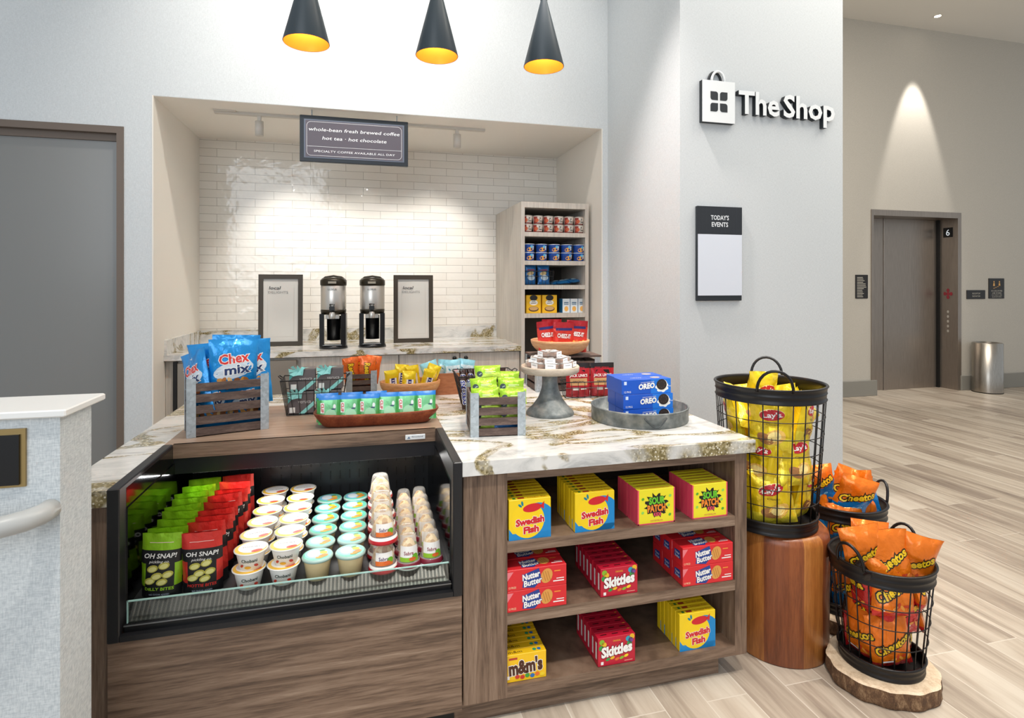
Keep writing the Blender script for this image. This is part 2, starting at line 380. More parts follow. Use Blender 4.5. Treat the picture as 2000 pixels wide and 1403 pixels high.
# lift
e = bpy.data.objects.new('door_2', None); C.objects.link(e); e['kind'] = 'structure'; e.location = (6.717, 6.33, 0)
MB().box(-.02, .02, -.012, .3, 0, 2.54, LIFT).box(1.505, 1.568, -.012, .3, 0, 2.54, LIFT).box(.02, 1.505, -.012, .3, 2.46, 2.54, LIFT).build('door_frame', e)
MB().box(.02, .5, .285, .3, 0, 2.46, LIFT, bev=.002).build('door_panel', e)
MB().box(.505, .98, .275, .295, 0, 2.46, LIFT, bev=.002).build('door_panel', e)
MB().box(.985, 1.47, .282, .3, 0, 2.46, LIFT, bev=.002).build('door_panel', e)
MB().box(1.47, 1.505, .25, .3, 0, 2.46, INK).build('door_gap', e)
def SX(x, yc, zc): return lambda a, b, l: (x-l, yc-a, zc+b)
S_ = SX(1.505, .13, 0)
o = MB().rect(S_, -.07, .07, 2.2, 2.34, INK, .004).txt(S_, '6', 0, 2.27, .09, M('cfd6dd', .4, emit=.5), lift=.006)
o.build('floor_display', e)
o = MB()
for a, b_ in ((0, 0), (.045, 0), (-.045, 0), (0, .05), (0, -.05)): o.ell(S_, a, 1.38+b_, .022, .026, M('8d2a35', .4), .004)
for k in range(5): o.ell(S_, 0, 1.12-k*.07, .016, .02, M('d7d2c8', .3, .6), .004)
o.build('button_panel', e)

# ---------------------------------------------------------------- signs, lights, wall things
def SF(y, xc=0, zc=0): return lambda a, b, l: (xc+a, y-l, zc+b)        # a face looking towards the viewer
# hanging coffee sign
t = thing('hanging_sign', 'dark framed coffee and tea sign hanging from the alcove soffit', 'sign', (-.058, 4.33, 2.387))
F = M('1c242c', .4)
MB().box(-.381, .381, 0, .03, 0, .333, F, bev=.003).build('frame', t)
S = SF(-.001, 0, .1665); p = MB().rect(S, -.352, .352, -.138, .138, M('5f6878', .45), .001).rect(S, -.342, .342, -.13, .13, M('55505a', .5), .002)
W_ = M('e9ecf0', .5)
def rrect(p, S, a0, a1, b0, b1, r, t_, m, lift):
    pts = []
    for cx_, cy_, q0 in ((a1-r, b1-r, 0), (a0+r, b1-r, PI/2), (a0+r, b0+r, PI), (a1-r, b0+r, 1.5*PI)):
        for i in range(6): q = q0+PI/2*i/5; pts.append((cx_+r*math.cos(q), cy_+r*math.sin(q), math.cos(q), math.sin(q)))
    n = len(pts); vs = [S(x, y, lift) for x, y, _, _ in pts]+[S(x-t_*c_, y-t_*s_, lift) for x, y, c_, s_ in pts]
    p.add(vs, [(i, (i+1) % n, n+(i+1) % n, n+i) for i in range(n)], m)
rrect(p, S, -.334, .334, -.122, .122, .03, .002, W_, .003)
p.rect(S, -.334, .334, -.056, -.054, W_, .003)
p.txt(S, 'whole-bean fresh brewed coffee', 0, .068, .024, W_, .64, .003, .22, .006)
p.txt(S, 'hot tea \u00b7 hot chocolate', 0, .008, .024, W_, .45, .003, .22, .006)
p.txt(S, 'SPECIALTY COFFEE AVAILABLE ALL DAY', 0, -.088, .015, W_, .57, .003)
p.build('sign_face', t)
for x in (-.3, .3): MB().tube([(x, .015, .33), (x, .015, .379)], .004, GALV).build('hanger_rod', t)
# shop sign on the column: bag emblem and raised letters
t = thing('shop_sign', 'white and black shopping bag emblem mounted left of the raised letters', 'sign', (2.166, 3.197, 2.526))
WS = M('eceff0', .4); BK = M('20262b', .5)
MB().box(-.116, .116, -.032, 0, 0, .262, BK).box(-.116, .116, -.036, -.032, 0, .262, WS).build('bag_panel', t)
p = MB(); S = SF(-.036, 0, .13)
for sx, sy in ((-1, 1), (1, 1), (-1, -1), (1, -1)):
    cx_, cy_ = sx*.034, sy*.036; q = .027; r_ = .016
    pts = [(cx_-q, cy_-q), (cx_+q, cy_-q), (cx_+q, cy_+q), (cx_-q, cy_+q)]
    out = []
    for i, (x, y) in enumerate(pts):
        if (x-cx_)*sx < 0 and (y-cy_)*sy > 0 or (x-cx_)*sx > 0 and (y-cy_)*sy < 0:
            for k in range(5):
                a = {0: PI, 1: 1.5*PI, 2: 0, 3: PI/2}[i]+PI/2*k/4
                out.append((x-math.copysign(r_, x-cx_)+r_*math.cos(a), y-math.copysign(r_, y-cy_)+r_*math.sin(a)))
        else: out.append((x, y))
    p.poly(S, out, BK, .001)
p.build('window_emblem', t)
for dy, xo in ((-.026, 0), (-.008, -.012)):
    MB().tube([(xo+.045*math.cos(a), dy, .262+.062*math.sin(a)) for a in [PI*i/14 for i in range(15)]], .008, WS if dy < -.02 else BK).build('bag_handle', t)
def letters(name, s, x, z, h, w, label, y=3.197, xo=0):
    if not isinstance(name, str): t = name; p = None
    else: t = thing(name, label, 'sign', (x, y, z))
    p = MB()
    vs, fs, x0, x1 = textmesh(s, .024); sx = h/.7; k = w/((x1-x0)*sx)
    f2 = [((a-x0)*sx*k+xo, b*sx) for a, b in vs]
    p.add([(a, -.036, b) for a, b in f2], fs, WS)
    ed = {}
    for f in fs:
        for i in range(len(f)):
            e_ = (f[i], f[(i+1) % len(f)]); ed[e_] = 1
    bd = [e_ for e_ in ed if (e_[1], e_[0]) not in ed]
    for a, b_ in bd:
        A, B = f2[a], f2[b_]; p.add([(A[0], -.036, A[1]), (B[0], -.036, B[1]), (B[0], -.002, B[1]), (A[0], -.002, A[1])], [(3, 2, 1, 0)], BK)
    p.build('raised_letters', t); return t
sl = letters('sign_letters', 'The', 2.31, 2.600, .142, .305, 'raised white letters with black sides reading the shop'); letters(sl, 'Shop', 0, 0, .142, .405, '', xo=.335)
# events board
t = thing('events_board', 'portrait board with black header and blank white panel on the column', 'sign', (2.1825, 3.197, 1.404))
MB().box(-.1615, .1615, -.02, 0, 0, .595, M('20262c', .5), bev=.002).build('backing', t)
p = MB(); S = SF(-.0205, 0, 0); p.rect(S, -.1615, .1615, .421, .595, M('262a30', .5), .001)
for k in range(12): p.rect(S, -.15+k*.027, -.149+k*.027, .421, .595, M('33383f', .5), .0015)
p.txt(S, "TODAY'S", 0, .525, .028, W_, .13, .002, 0, .02).txt(S, 'EVENTS', 0, .482, .028, W_, .118, .002, 0, .02); p.build('header', t)
MB().rect(SF(-.0205), -.157, .1615, .033, .419, M('dfe4ee', .3), .001).build('blank_panel', t)
# pendants
def cone_lamp(x, label):
    t = thing('pendant_lamp', label, 'lamp', (x, 3.3, 2.82), 0, None)
    prof = [(.120, 0), (.122, .003), (.018, .405), (.018, .42)]
    MB().lathe(prof, M('39434a', .42), 40).build('shade', t)
    MB().lathe([(.118, .001), (.016, .40), (.0, .40)], M('d8923a', .35, .5), 40).build('gold_lining', t)
    MB().lathe([(.021, .40), (.021, .47), (.012, .48)], BLACKM, 16).build('lamp_holder', t)
    MB().tube([(0, 0, .47), (0, 0, 2.26)], .006, BLACKM).build('stem', t)
    MB().lathe([(.06, 2.262), (.06, 2.278)], BLACKM, 24).disc(.06, 2.262, BLACKM, 24, up=False).build('ceiling_cup', t)
    bl = MB(); bl.lathe([(.0, .20), (.018, .206), (.028, .228), (.024, .25), (.012, .275), (.0, .28)], M('ffd28c', .3, emit=16), 16); bl.build('bulb', t)
    lamp('POINT', 'pendant_light', (x, 3.3, 2.98), 7, (1, .74, .42), shadow_soft_size=.03)
    return t
cone_lamp(-.30, 'black cone pendant with gold lining, nearest the grey door'); cone_lamp(.41, 'black cone pendant with gold lining, above the hanging coffee sign and between two others'); cone_lamp(1.055, 'black cone pendant with gold lining, nearest the column')
# track light
t = thing('track_light', 'white track with two cylinder heads on the alcove soffit', 'track light', (-.04, 4.54, AZ))
TW = M('cfc9c0', .5)
MB().box(-1.0, .99, -.018, .018, -.022, 0, TW).box(-1.0, -.85, -.05, -.018, -.012, 0, TW).build('track', t)
for x in (-.70, .765):
    MB().lathe([(.0, -.165), (.030, -.165), (.030, -.06), (.0, -.06)], TW, 20, (x, .0, 0)).box(x-.012, x+.012, -.012, .012, -.062, -.02, TW).build('lamp_head', t)
for x, pw_ in ((-.74, 37), (.725, 37), (-.04, 22)):  # two spots match the heads; the middle one is an added fill for the tile
    lamp('SPOT', 'track_and_fill_spot', (x if abs(x) > .1 else 0, 4.56, 2.58), pw_, (1, .95, .88), (x*.72+.05, 5.41, 1.5), spot_size=1.4, spot_blend=.8, shadow_soft_size=.02)
# recessed downlight in the hall ceiling
t = thing('recessed_downlight', 'small recessed downlight glowing in the hall ceiling', 'light', (7.42, 5.97, 5.1))
MB().lathe([(.055, -.004), (.04, -.006), (.04, -.001)], M('d8d2c8', .5), 20).build('trim_ring', t)
MB().disc(.034, -.005, M('fff6e6', .5, emit=18), 20, up=False).build('lens', t)
# plaques
def plaque(name, x0, x1, z0, z1, y, label, lines, txt_=None, icon=False, col='c9c2b4'):
    t = thing(name, label, 'sign', ((x0+x1)/2, y, z0)); w_ = (x1-x0)/2; h = z1-z0
    MB().box(-w_, w_, -.012, 0, 0, h, M('1b1613', .4), bev=.002).build('plate', t)
    S = SF(-.0125); p = MB(); mt = M(col, .5)
    for a0, a1, b in lines: p.rect(S, a0*w_, a1*w_, b*h, b*h+.0075, mt, .001)
    if txt_:
        for s, b, hh, ww in txt_: p.txt(S, s, 0, b*h, hh, mt, ww*w_*2, .001)
    if icon:
        g = M('d9a45c', .5)
        for x in (-.055, .05):
            p.ell(S, x, h*.83, .012, .012, g, .001, n=10).poly(S, [(x-.018, h*.62), (x+.018, h*.62), (x+.012, h*.77), (x-.012, h*.77)], g, .001)
        for k in range(4): p.rect(S, -.07+k*.035, -.035+k*.035, h*.5+k*.012, h*.52+k*.012, g, .001)
    p.build('lettering', t)
random.seed(4)
plaque('rules_sign', 6.435, 6.64, 1.325, 1.645, 6.33, 'tall dark plaque of small text left of the lift', [(-.8, random.uniform(0, .75), .06+k*.068) for k in range(13)])
plaque('room_sign', 8.39, 8.738, 1.306, 1.433, 6.33, 'wide low dark plaque right of the lift, above the waste bin', [], [('ROOFTOP', .62, .022, .42), ('ELEVATOR', .32, .02, .42)])
plaque('stair_sign', 8.807, 9.104, 1.311, 1.604, 6.33, 'square dark plaque with gold stair figures, rightmost on the hall wall', [], [('IN CASE OF FIRE', .38, .02, .7), ('USE STAIRS', .27, .02, .6), ('DO NOT USE', .17, .015, .65), ('ELEVATORS', .08, .015, .6)], True)
t = thing('brass_framed_plaque', 'black plaque in a thin brass frame on the pony wall', 'sign', (-.86, 1.52, 1.05))
MB().box(-.2, .128, -.006, 0, .0, .13, M('a58c5c', .35, .7)).build('frame', t); MB().box(-.2, .118, -.011, -.006, .006, .118, M('0e0e10', .25)).build('plate', t)
t = thing('handrail', 'rounded pale grey handrail curving into the pony wall', 'handrail', (-.70, 1.44, .99))
MB().tube([(-.9, -.03, -.03), (-.3, -.02, -.012), (-.05, -.01, .0), (-.005, .012, .004), (.012, .045, .004), (.014, .078, .004)], .0225, M('b9bab8', .35), 16).build('rail', t)
# hall bin and the edge of a chair
t = thing('waste_bin', 'round brushed steel waste bin standing right of the lift', 'bin', (8.50, 6.12, 0))
MB().lathe([(.0, .0), (.178, .0), (.178, .012)], INK, 32).build('base', t)
MB().lathe([(.176, .012), (.176, .69), (.16, .70), (.13, .70), (.13, .6), (.0, .6)], STEEL, 40).build('body', t)
t = thing('lounge_chair', 'dark blue chair mostly hidden behind the column edge', 'chair', (3.82, 4.6, 0))
NV = M('1d2a40', .6)
def softpad(x0, x1, y0, y1, z0, z1, m): return MB().box(x0, x1, y0, y1, z0, z1, m, bev=min(.02, (z1-z0)/3))
softpad(-.28, .28, -.26, .26, .36, .46, NV).build('seat', t); softpad(-.28, .28, .2, .28, .46, .84, NV).build('backrest', t)
for sx in (-.24, .24):
    for sy in (-.22, .22): MB().tube([(sx*1.1, sy*1.1, 0), (sx, sy, .37)], .014, INK).build('leg', t)

# ---------------------------------------------------------------- back counter, tower shelves, urns, frames
ZB = 1.01
t = thing('back_worktop', 'pale quartz worktop with upstand along the tiled alcove wall', 'countertop', (0, 0, ZB-.04))
MB().box(AL, 1.243, 4.49, YT, 0, .04, QUARTZ).build('slab', t)
MB().box(AL, 1.243, YT-.022, YT, .04, .145, QUARTZ).box(AL, AL+.02, 4.5, YT-.022, .04, .145, QUARTZ).build('upstand', t)
t = thing('base_cabinet', 'grey wood base cabinets under the back worktop', 'cabinet', (0, 4.52, 0))
MB().box(AL+.002, 1.24, .02, .86, .09, .968, GREYWOOD).box(AL+.002, 1.24, .07, .1, 0, .09, INK).build('carcass', t)
for x0, x1, kx in ((-.45, -.055, None), (-.05, .262, None), (.272, .74, .699), (.748, 1.236, .79)):
    dr = MB().box(x0, x1, 0, .02, .1, .962, GREYWOOD).build('door', t)
    if kx: MB().lathe([(0, 0), (.008, .002), (.016, .012), (.016, .022), (0, .026)], INK, 14, mx=tilt(PI/2, 0, 0, (kx, 0, .925))).build('knob', dr)
t = thing('undercounter_fridge', 'taupe undercounter fridge at the left end of the base cabinets', 'fridge', (-.9, 4.5, .1))
MB().box(-.40, -.375, .01, .03, 0, .86, INK).box(-.37, .42, 0, .03, 0, .85, M('8d857b', .35, .3), bev=.003).build('door', t)
MB().box(-.2, -.1, -.018, 0, .72, .76, INK, bev=.004).build('handle', t)
# tower shelves
TX0, TX1, TY = 1.243, 1.83, 4.49
t = thing('tower_shelves', 'tall grey wood open shelf tower at the right of the alcove', 'shelves', ((TX0+TX1)/2, TY, 0))
hw = (TX1-TX0)/2
for s_ in (-1, 1): MB().box(-hw if s_ < 0 else hw-.03, -hw+.03 if s_ < 0 else hw, 0, .915, 0, 2.185, GREYWOOD).build('side_panel', t)
MB().box(-hw+.03, hw-.03, 0, .915, 2.138, 2.185, GREYWOOD).build('top_panel', t)
MB().box(-hw+.03, hw-.03, .60, .62, 0, 2.138, M('4c4640', .7)).build('back_panel', t)
SHZ = [1.938, 1.704, 1.504, 1.270, 0.5]
for z in SHZ: MB().box(-hw+.03, hw-.03, .002, .60, z-.035, z, GREYWOOD).build('shelf', t)
# coffee urns
def urn(x, y, label):
    t = thing('coffee_urn', label, 'coffee urn', (x, y, ZB), -.05)
    ST = M('c9c4bd', .3, .8); BZ = M('2a2418', .3, .4)
    MB().lathe([(.093, .30), (.096, .31), (.096, .485), (.093, .49)], ST, 40).txt(lambda a, b_, l: ((.097+l)*math.sin(a/.097), -(.097+l)*math.cos(a/.097), b_), 'LUXUS', 0, .46, .014, INK, .065).build('steel_body', t)
    MB().lathe([(.097, .49), (.10, .495), (.10, .53), (.085, .548), (.04, .553), (0, .553)], BZ, 40).lathe([(0, .26), (.092, .265), (.097, .29), (.097, .302), (.093, .302)], BZ, 40).build('lid', t)
    MB().tube([(-.085, 0, .535), (-.06, 0, .555), (0, 0, .565), (.06, 0, .555), (.085, 0, .535)], .008, BZ).build('handle', t)
    MB().box(-.03, .03, -.106, -.098, .505, .522, M('8d8678', .4)).build('gauge', t)
    BK_ = M('111113', .3)
    for s_ in (-1, 1): MB().prism([(s_*.062, -.085), (s_*.098, -.07), (s_*.098, .06), (s_*.075, .06)][::s_], .02, .27, BK_).build('leg', t)
    MB().lathe([(.0, 0), (.108, 0), (.104, .02), (.09, .028), (0, .03)], BK_, 32).box(-.07, .07, -.1, -.02, .028, .033, M('8f9192', .35, .8)).build('drip_base', t)
    MB().lathe([(.0, .06), (.055, .06), (.055, .25)], BK_, 20, (0, .04, 0)).build('back_column', t)
    f = MB().lathe([(.022, 0), (.026, .03), (.018, .05)], ST, 16, (0, -.1, .235)).prism([(-.02, -.125), (.02, -.125), (.014, -.098), (-.014, -.098)], .30, .33, BK_)
    f.tube([(-.018, -.11, .345), (0, -.118, .30), (.018, -.11, .345), (-.018, -.11, .345)], .004, BK_).box(-.05, .05, -.105, -.06, .235, .262, M('a8a49d', .3, .8)); f.build('tap', t)
urn(-.226, 4.70, 'steel coffee urn on a black stand, left one of the pair'); urn(.070, 4.74, 'steel coffee urn on a black stand, right one of the pair')
def menu_frame(x, y, label):
    t = thing('menu_frame', label, 'picture frame', (x, y, ZB)); t.rotation_euler = (-.03, 0, 0)
    BZ = M('30271a', .45); w_, h, k = .168, .58, .036
    MB().box(-w_, w_, 0, .022, 0, k, BZ).box(-w_, w_, 0, .022, h-k, h, BZ).box(-w_, -w_+k, 0, .022, k, h-k, BZ).box(w_-k, w_, 0, .022, k, h-k, BZ).build('frame', t)
    S = SF(.009); p = MB().box(-w_+k, w_-k, .010, .018, k, h-k, M('b9b6b0', .4))
    p.txt(S, 'local', -.045, .472, .026, M('2a2a2c', .5), .085, .002, .25, .01).txt(S, 'DELIGHTS', -.02, .436, .019, M('7c7a78', .5), .15, .002)
    for a in (-1, 1): p.rect(S, a*.1-.0006, a*.1+.0006, .075, .5, M('a5a29c', .5), .001)
    p.rect(S, -.1, .1, .075, .0762, M('a5a29c', .5), .001).build('printed_sheet', t)
menu_frame(-.648, 4.95, 'dark framed menu sheet left of the coffee urns'); menu_frame(.418, 4.97, 'dark framed menu sheet right of the coffee urns')

# ---------------------------------------------------------------- island
ZC = .91; IX0, IX1, IY0, IY1 = -.86, 1.4516, 1.885, 3.312; CX0, CX1 = -.713, .319
t = MB().prism([(IX0, IY0), (CX0, IY0), (CX0, 3.0), (CX1, 3.0), (CX1, IY0), (IX1, IY0), (IX1, IY1), (IX0, IY1)], ZC-.0475, ZC, QUARTZ).build('quartz_worktop')
tag(t, 'white quartz island worktop with olive brown veining', 'countertop')
t = thing('island_shelf_unit', 'brown wood open shelf unit at the right of the island', 'shelves', (0, 1.905, 0))
MB().box(.3255, .478, 0, .55, .085, .8625, WOOD_V).build('side_panel', t); MB().box(1.375, 1.4267, 0, 1.38, .085, .8625, WOOD_V).build('side_panel', t)
MB().box(.478, 1.375, 0, .03, .831, .8625, WOOD_H).build('top_rail', t)
for z0, z1 in ((.5817, .6186), (.335, .3735), (.086, .1235)): MB().box(.478, 1.375, 0, .5, z0, z1, WOOD_H).build('shelf', t)
MB().box(.478, 1.375, .5, .52, .085, .8625, M('2b221c', .6)).build('back_panel', t)  # near-black colour carries the shade deep inside the shelves
MB().box(.30, 1.33, .04, 1.3, 0, .0855, WOOD_H).build('plinth', t)
MB().box(IX0+.03, 1.375, 1.36, 1.385, .085, .8625, WOOD_V).build('rear_panel', t)
MB().box(IX0+.03, CX0-.004, 0, 1.36, 0, .8625, WOOD_V).build('end_panel', t)
# chilled case
t = thing('chilled_display_case', 'open black chilled display case with wood deck built into the island', 'display case', (0, 0, 0))
BC = M('19191c', .4)
for x0, x1 in ((CX0, -.680), (.287, CX1)):
    MB().box(x0, x1, 1.880, 2.36, .4685, ZC+.004, BC, bev=.003).box(x0, x1, 2.36, 2.62, .4685, .86, BC).build('side_frame', t)
MB().box(-.680, .287, 1.880, 1.90, .471, .487, BC).build('lower_lip', t)
MB().box(CX0+.002, CX1-.002, 1.884, 1.905, .085, .469, WOOD_H).build('kick_panel', t)
MB().box(CX0+.02, CX1-.02, 1.94, 1.96, 0, .085, INK).build('toe_kick', t)
MB().box(-.711, .317, 2.362, 3.0, .880, ZC+.002, WOOD_D).build('wood_deck', t)
MB().box(-.680, .287, 2.36, 2.375, .860, ZC+.002, WOOD_H).build('deck_front', t)
MB().box(-.680, .287, 2.368, 2.40, .80, .862, M('101118', .35)).box(-.680, .287, 2.40, 2.62, .84, .862, BC).build('canopy', t)
p = MB()
for k in range(60): p.box(-.67+k*.016, -.668+k*.016, 2.40, 2.46, .795, .80, M('8a8c8e', .35, .6))
p.box(-.68, .287, 2.40, 2.46, .80, .803, MIRROR); p.build('air_diffuser', t)
MB().box(-.680, .287, 1.97, 2.62, .515, .547, M('26272a', .4)).build('deck_pan', t)
p = MB().box(-.680, .287, 2.60, 2.62, .533, .84, M('2e3033', .3, .3))
for k in range(24):
    for z in (.6, .66, .72): p.box(-.66+k*.04, -.655+k*.04, 2.597, 2.60, z, z+.035, INK)
p.build('back_panel', t)
MB().box(-.680, -.676, 1.93, 2.60, .50, .84, MIRROR).add([(-.6795, 1.93, .84), (-.6795, 2.36, .84), (-.6795, 2.36, .90), (-.6795, 1.93, .90)], [(0, 1, 2, 3)], MIRROR).build('mirror_panel', t)
MB().box(.283, .287, 1.93, 2.60, .50, .84, MIRROR).build('mirror_panel', t)
gz = lambda y: .535-(1.97-y)*.45
p = MB().add([(-.672, 1.912, .500), (.28, 1.912, .500), (.28, 1.968, .546), (-.672, 1.968, .546)], [(0, 1, 2, 3)], M('2e2c2b', .35, .5))
for k in range(78): x = -.665+k*.0122; p.add([(x, 1.914, .5035), (x+.005, 1.914, .5035), (x+.005, 1.964, .547), (x, 1.964, .547)], [(0, 1, 2, 3)], M('55504d', .35, .6))
p.build('return_grille', t)
MB().box(-.675, .283, 1.90, 1.91, .487, .512, M('0c0d10', .3)).box(-.676, .284, 1.897, 1.90, .505, .508, M('8b8d90', .3, .8)).build('glass_channel', t)
MB().box(-.668, .276, 1.902, 1.907, .512, .576, GLASS).box(-.668, .276, 1.9015, 1.9075, .574, .577, GLASSEDGE).box(-.669, -.666, 1.9015, 1.9075, .505, .577, GLASSEDGE).build('glass_guard', t)
p = MB().box(.165, .245, 2.3555, 2.36, .873, .893, M('dfe3e6', .3, .2), bev=.001); S = SF(2.355, .205, .883)
p.txt(S, 'Structural', .008, .002, .006, M('2b3550', .5), .045, .0006).poly(S, [(-.033, -.005), (-.02, -.005), (-.026, .004)], M('5a6f8a', .5), .0006); p.build('brand_plate', t, None)
MB().box(-.62, .23, 2.378, 2.392, .797, .80, M('ffffff', .5, emit=1)).build('light_strip', t)
lamp('AREA', 'case_strip_light', (-.2, 2.385, .795), 1.7, (1, .98, .95), (-.2, 2.2, .5), shape='RECTANGLE', size=.9, size_y=.01)

# ---------------------------------------------------------------- packages
def pack_box(name, w_, d, h, col, fn, cat, rough=.38, bev=.0012):
    """a printed carton: origin at the centre of its base, printed face towards -Y"""
    p = MB().box(-w_/2, w_/2, -d/2, d/2, 0, h, M(col, rough), bev=bev)
    F_ = lambda a, b, l: (a, -d/2-l, h/2+b); T_ = lambda a, b, l: (a, b, h+l)
    L_ = lambda a, b, l: (-w_/2-l, -a, h/2+b); R_ = lambda a, b, l: (w_/2+l, a, h/2+b)
    fn(p, F_, T_, L_, R_, w_, d, h)
    o = p.build(name); o['category'] = cat; return Proto(o)
def bagS(w_, h, t, seed=0, seal=.045, crease=1, pouch=False):
    """surface of a filled bag: origin at its foot, front towards -Y"""
    def S(a, b, l, side=1):
        u = max(-1, min(1, a/(w_/2))); v = max(-1, min(1, b/(h/2)))
        if pouch:
            k = (1-v)/2; th = t/2*(.12+.88*min(1, k*1.35))*(1-abs(u)**3)**.7*(1 if v > -.93 else .8)
        else:
            vv = min(1, abs(v)/(1-seal)); th = t/2*(1-abs(u)**2.4)**.62*(1-vv**3.2)**.6
        pull = 1-.05*(1-v*v)*(0 if pouch else 1)
        z = h/2+b
        c_ = noise.noise(Vector((a*22+seed*7, b*16, seed*3.1)))*t*.10+noise.noise(Vector((a*60+seed, b*26, seed)))*t*.035
        rad = math.sin(u*9+seed*2+v*2)*abs(v)**2.5*t*.07*(1-abs(u)**4)
        c_ = (c_+rad)*crease*(1 if side > 0 else .6)
        bend = (noise.noise(Vector((b*5, seed, 0)))*.02+noise.noise(Vector((a*8, b*6, seed+5)))*.012)*crease
        y = -side*(th+abs(c_)*.2+c_*.8*(1-abs(u)**6))+bend
        if abs(v) > 1-seal and not pouch: y = bend-side*.0008+math.sin(a*160)*.0006
        return (a*pull+.004*noise.noise(Vector((b*20, seed, 9)))*crease, y-l*side, z)
    return S
def bag_mesh(p, S, w_, h, colfn, nu=14, nv=20):
    for side in (1, -1):
        vs = [S(-w_/2+w_*i/nu, -h/2+h*j/nv, 0, side) for j in range(nv+1) for i in range(nu+1)]
        fs, ms = [], []
        for j in range(nv):
            for i in range(nu):
                q = (j*(nu+1)+i, j*(nu+1)+i+1, (j+1)*(nu+1)+i+1, (j+1)*(nu+1)+i)
                fs.append(q if side > 0 else q[::-1]); ms.append(colfn((i+.5)/nu*2-1, (j+.5)/nv*2-1, side))
        p.add(vs, fs, ms, True)
def bag(name, w_, h, t, colfn, fn, cat, seeds=(1,), seal=.045, crease=1, pouch=False, nu=14, nv=20):
    out = []
    for sd in seeds:
        S = bagS(w_, h, t, sd, seal, crease, pouch); p = MB(); bag_mesh(p, S, w_, h, colfn, nu, nv); fn(p, S, w_, h)
        o = p.build(name); o['category'] = cat; out.append(Proto(o))
    return out
FOIL = dict(rough=.28)
def foil(c, r=.3):
    m = M(c, r-.04, .3, .3)
    if 'crinkle' not in m:
        m['crinkle'] = 1; nt = m.node_tree; b = nt.nodes['Principled BSDF']
        v = coords(nt, (1, 1, .8)); vo = N(nt, 'TexVoronoi', feature='DISTANCE_TO_EDGE'); vo.inputs['Scale'].default_value = 26
        wp = N(nt, 'VectorMath', operation='ADD'); nt.links.new(v, wp.inputs[0]); n0 = N(nt, 'TexNoise'); n0.inputs['Scale'].default_value = 14
        nt.links.new(v, n0.inputs['Vector']); sc0 = N(nt, 'VectorMath', operation='SCALE'); sc0.inputs['Scale'].default_value = .05
        nt.links.new(n0.outputs['Color'], sc0.inputs[0]); nt.links.new(sc0.outputs[0], wp.inputs[1]); nt.links.new(wp.outputs[0], vo.inputs['Vector'])
        bump(nt, b, mix(nt, .5, vo.outputs[0], noisetex(nt, v, 30, 3)), .55, .012)
    return m

YEL = M('f6d018', .4); RED = M('d0202a', .4); WHT = M('f4f2ee', .4); NAVY = M('1d2f6b', .4); BLU = M('1587c9', .4); ORG = M('ef7a1c', .35); GRN = M('5aa832', .4); BLK = M('161414', .4)
TAN = M('d99a4a', .5); BRN = M('5a2f1a', .5); CRM = M('f2e3b5', .5)

def swedish(p, F, T, L, R, w_, d, h):
    clip = (-w_/2, w_/2, -h/2, h/2)
    p.ell(F, .03, -.012, .062, .066, BLU, .0003, clip=clip, n=32).rect(F, -w_/2, w_/2, -h/2, -h/2+.022, BLU, .0003)
    p.ell(F, -.008, -.004, .06, .062, YEL, .0006, clip=(-w_/2, w_/2, -h/2, h/2), n=32)
    p.poly(F, [(-w_/2, -h/2), (-w_/2+.03, -h/2), (-w_/2, -h/2+.04)], BLU, .0009)
    p.ell(F, .008, .038, .034, .0145, RED, .0009, .12, n=22).poly(F, [(.036, .042), (.052, .058), (.050, .03)], RED, .0009)
    p.ell(F, -.036, .048, .004, .008, M('0f7f8f', .4), .0009, .9, n=10).ell(F, -.028, .055, .004, .009, M('0f7f8f', .4), .0009, .2, n=10)
    p.txto(F, 'Swedish', 0, -.006, .022, RED, WHT, .104, .0012, .08, .05, .04, .1).txto(F, 'Fish', .004, -.036, .022, RED, WHT, .056, .0012, .08, .05, .04, .1)
    p.rect(T, -.06, -.05, -.006, .006, M('2f7d33', .4), .0003).rect(T, -.042, -.018, -.006, .006, M('a5301f', .4), .0003).txt(T, 'Swedish Fish', .028, 0, .009, M('a5301f', .4), .07, .0004)
def sour(p, F, T, L, R, w_, d, h):
    PK = M('ea4f6a', .4)
    p.box(-w_/2-.0004, -w_/2, -d/2, d/2, 0, h, PK).box(w_/2, w_/2+.0004, -d/2, d/2, 0, h, PK)
    p.rect(F, -w_/2, -w_/2+.005, -h/2, h/2, PK, .0004).rect(F, w_/2-.005, w_/2, -h/2, h/2, PK, .0004).rect(F, -w_/2, w_/2, -h/2, -h/2+.004, PK, .0004)
    p.ell(F, 0, .005, .052, .052, BLK, .0006, n=36, fn=lambda i: .62+.38*abs(math.sin(i*1.9))*(i % 3 != 0))
    p.txto(F, 'SOUR', .002, .022, .024, M('6cc52e', .4), BLK, .066, .0009, 0, .05, .05, .03).txto(F, 'PATCH', 0, -.006, .024, M('f0892b', .4), BLK, .074, .0009, 0, .05, .05, .03).txto(F, 'KIDS', .004, -.029, .012, PK, BLK, .03, .0009, 0, .04, .05)
    for a, b, c_ in ((-.055, .03, GRN), (.056, .035, M('8fd05a', .4)), (-.056, -.02, M('8fd05a', .4)), (.055, -.035, GRN), (.05, .0, M('8fd05a', .4))): p.ell(F, a, b, .006, .005, c_, .0006, .5, n=10)
    p.txt(F, 'WATERMELON', 0, -.052, .006, M('d0505a', .4), .05, .0006); p.rect(T, -.06, .06, -.002, .002, M('b8482f', .4), .0003)
